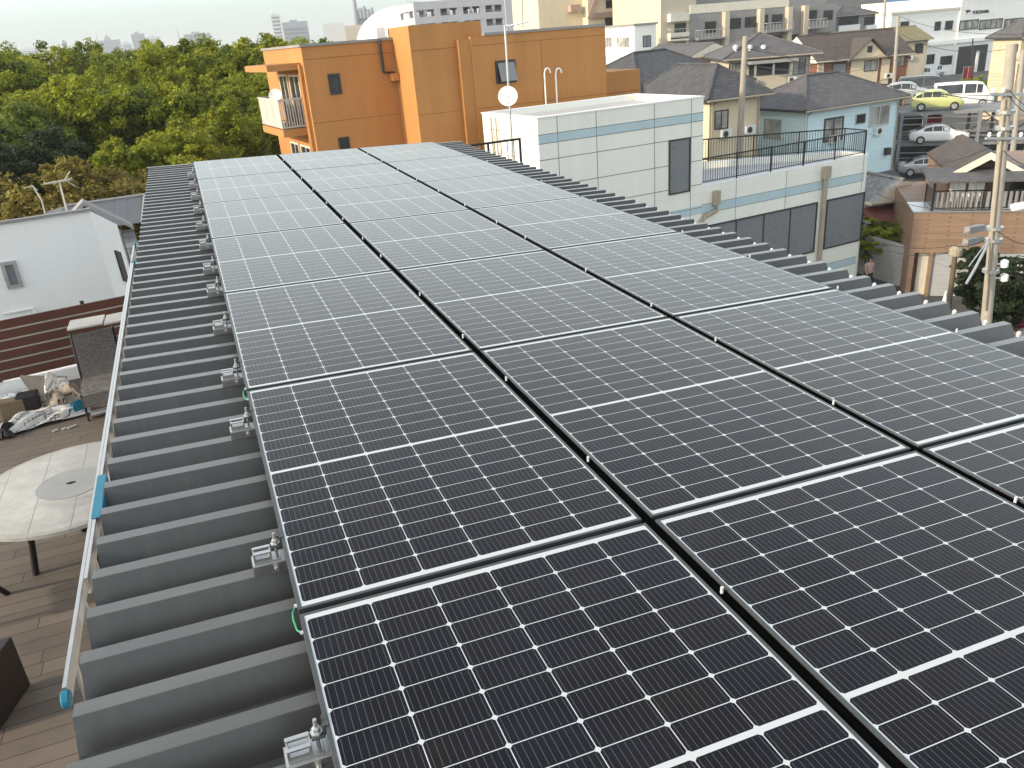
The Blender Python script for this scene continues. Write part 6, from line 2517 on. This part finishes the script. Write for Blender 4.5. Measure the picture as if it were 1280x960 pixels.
top_ = [(0, 0, .86, .135), (0, 0, 1.10, .135), (0.01, 0, 1.30, .145), (0.0, 0, 1.41, .085), (0, .19, 1.36, .07), (-.05, .225, 1.14, .058), (0, -.19, 1.36, .07), (.045, -.225, 1.14, .058)]
skin_body('shirt', top_, [(0, 1), (1, 2), (2, 3), (2, 4), (4, 5), (2, 6), (6, 7)], M['pinkcloth'], per)
leg = [(0, 0, .90, .125), (0.02, .09, .84, .098), (.12, .10, .48, .075), (.05, .10, .11, .062), (0.0, -.09, .84, .098), (-.05, -.10, .48, .075), (-.24, -.10, .15, .062)]
skin_body('trousers', leg, [(0, 1), (1, 2), (2, 3), (0, 4), (4, 5), (5, 6)], M['trousers'], per)
hair = [(0.0, 0, 1.57, .085), (0.01, 0, 1.64, .098), (-.03, 0, 1.52, .07)]
skin_body('hair', hair, [(0, 1), (0, 2)], M['hair'], per)

# ------------------------------------------------------------------ far skyline
sky_list = [  # px left, px right, y top, D, material, label
    (77, 83, 52, 1600, 'far_a', 'small blue grey tower on the far skyline at the left'),
    (122, 150, 50, 1900, 'far_a', 'low grey block on the far skyline left of the white tower'),
    (130, 137, 46, 1950, 'far_a', 'dark narrow tower on the far skyline above the low grey block'),
    (163, 180, 42, 1800, 'far_a', 'tall white and grey tower block on the far skyline'),
    (181, 200, 46, 1850, 'far_b', 'pale block beside the tall tower on the far skyline'),
    (152, 164, 54, 1700, 'far_b', 'low pale block at the foot of the tall tower on the skyline'),
    (229, 263, 42, 1500, 'far_a', 'wide grey block on the far skyline right of the towers'),
    (338, 349, 18, 900, 'far_b', 'narrow pale tower left of the sky gap above the trees'),
    (352, 384, 27, 800, 'far_a', 'grey slab building above the trees left of the white block'),
    (20, 60, 61, 2100, 'far_b', 'low pale row of buildings on the far skyline at the left edge'),
]
for (x0, x1, y, D, m, lab) in sky_list:
    a, c = at_d(x0, y, D), at_d(x1, y, D)
    t = thing('skyline_building', lab, 'building', Vector(((a.x + c.x) / 2, (a.y + c.y) / 2, G)))
    mb = MB()
    u = Vector((c.x - a.x, c.y - a.y, 0))
    nn = Vector((-u.y, u.x, 0)).normalized() * min(30, u.length)
    base = Vector((a.x, a.y, G))
    mb.obox(base, u, nn, (0, 0, (a.z + c.z) / 2 - G))
    mb.obox(base + u * 0.3 + nn * 0.2 + Vector((0, 0, (a.z + c.z) / 2 - G + 0.01)), u * 0.3, nn * 0.5, (0, 0, 3 * D / 1500))
    mb.build('block', M[m], t)
    mb = MB()
    n_ = max(2, int(u.length / 9))
    fl = u.normalized()
    for f_ in range(3, int(((a.z + c.z) / 2 - G) / 3.4)):
        mb.obox(base + u * 0.06 - nn.normalized() * 0.3 + Vector((0, 0, f_ * 3.4)), u * 0.88, nn.normalized() * 0.28, (0, 0, 1.5))
    mb.build('window_band', M['far_w'], t)
for px, y, D, lab in ((119, 40, 2000, 'thin lattice mast on the far skyline at the left'), (221, 34, 1700, 'thin lattice mast on the far skyline right of the tall tower')):
    q = at_d(px, y, D)
    mb = MB()
    b0 = Vector((q.x, q.y, G))
    for s in ((-3, -3), (3, -3), (0, 3)):
        mb.tube([b0 + Vector((s[0], s[1], 0)), q], 0.7, 4, 0.3)
    for k in range(8):
        z = (q.z - G) * k / 9
        f_ = 1 - k / 9
        mb.tube([b0 + Vector((-3 * f_, -3 * f_, z)), b0 + Vector((3 * f_, -3 * f_, z + 6)), b0 + Vector((0, 3 * f_, z + 3))], 0.4, 4)
    tag(mb.build('lattice_mast', M['far_a']), lab, 'mast')
# white block, works with chimney, and dome
def far_block(name, lab, x0, x1, y, D, m, dep=20):
    a, c = at_d(x0, y, D), at_d(x1, y, D)
    mb = MB()
    u = Vector((c.x - a.x, c.y - a.y, 0))
    nn = Vector((-u.y, u.x, 0)).normalized() * dep
    mb.obox(Vector((a.x, a.y, G)), u, nn, (0, 0, (a.z + c.z) / 2 - G))
    t = thing(name, lab, 'building', Vector((a.x, a.y, G)))
    mb.build('wall', M[m], t)
    return t, a, u, nn


far_block('far_white_block', 'bright white flat block above the orange roof', 403, 430, 29, 420, 'far_b')
t, a, u, nn = far_block('far_beige_block', 'pale beige block between the white block and the dome', 428, 470, 31, 460, 'beige')
t, a, u, nn = far_block('works_building', 'grey works building with pipes and a tall pale stack', 444, 468, 22, 620, 'far_a')
mb = MB()
for k in range(5):
    q = Vector((a.x, a.y, a.z)) + u * (0.12 + 0.19 * k)
    mb.lathe([(1.6, -1), (1.6, 3 + (k % 3) * 1.2), (1.0, 4.5 + (k % 3) * 1.2)], q, 8)
for z in (2, 4):
    mb.tube([Vector((a.x, a.y, a.z + z)), Vector((a.x, a.y, a.z + z)) + u], 0.5, 5)
mb.build('pipework', M['far_a'], t)
q0, q1 = at_d(445, 25, 620), at_d(441, -8, 620)
mb = MB()
mb.tube([Vector((q0.x, q0.y, G)), q0, q1], 3.2, 10, 1.2)
mb.build('stack', M['far_a'], t)
q = at_d(500, 26, 330)
dome = thing('white_dome', 'large white dome roof behind the yellowish tree', 'dome', Vector((q.x, q.y, G)))
mb = MB()
Rr = 17.0
hz_ = q.z - 8
pr_ = [(Rr, G - hz_), (Rr, 0)] + [(Rr * math.cos(rad(a_)), 13.0 * math.sin(rad(a_))) for a_ in range(8, 89, 8)]
mb.lathe(pr_, Vector((q.x, q.y, hz_)), 40)
mb.build('shell', M['white2'], dome, smooth=True)

# ------------------------------------------------------------------ haze over the town
mb = MB()
mb.box((-2600, -300, G - 1.0), (3600, 4200, 85))
n = bpy.data.materials.new('haze_air')
n.use_nodes = True
t_ = n.node_tree
t_.nodes.remove(t_.nodes['Principled BSDF'])
pv = t_.nodes.new('ShaderNodeVolumePrincipled')
pv.inputs['Color'].default_value = (0.93, 0.96, 1.0, 1)
pv.inputs['Density'].default_value = 0.00024
t_.links.new(pv.outputs[0], t_.nodes['Material Output'].inputs['Volume'])
hz = mb.build('haze', n)
hz['kind'] = 'stuff'
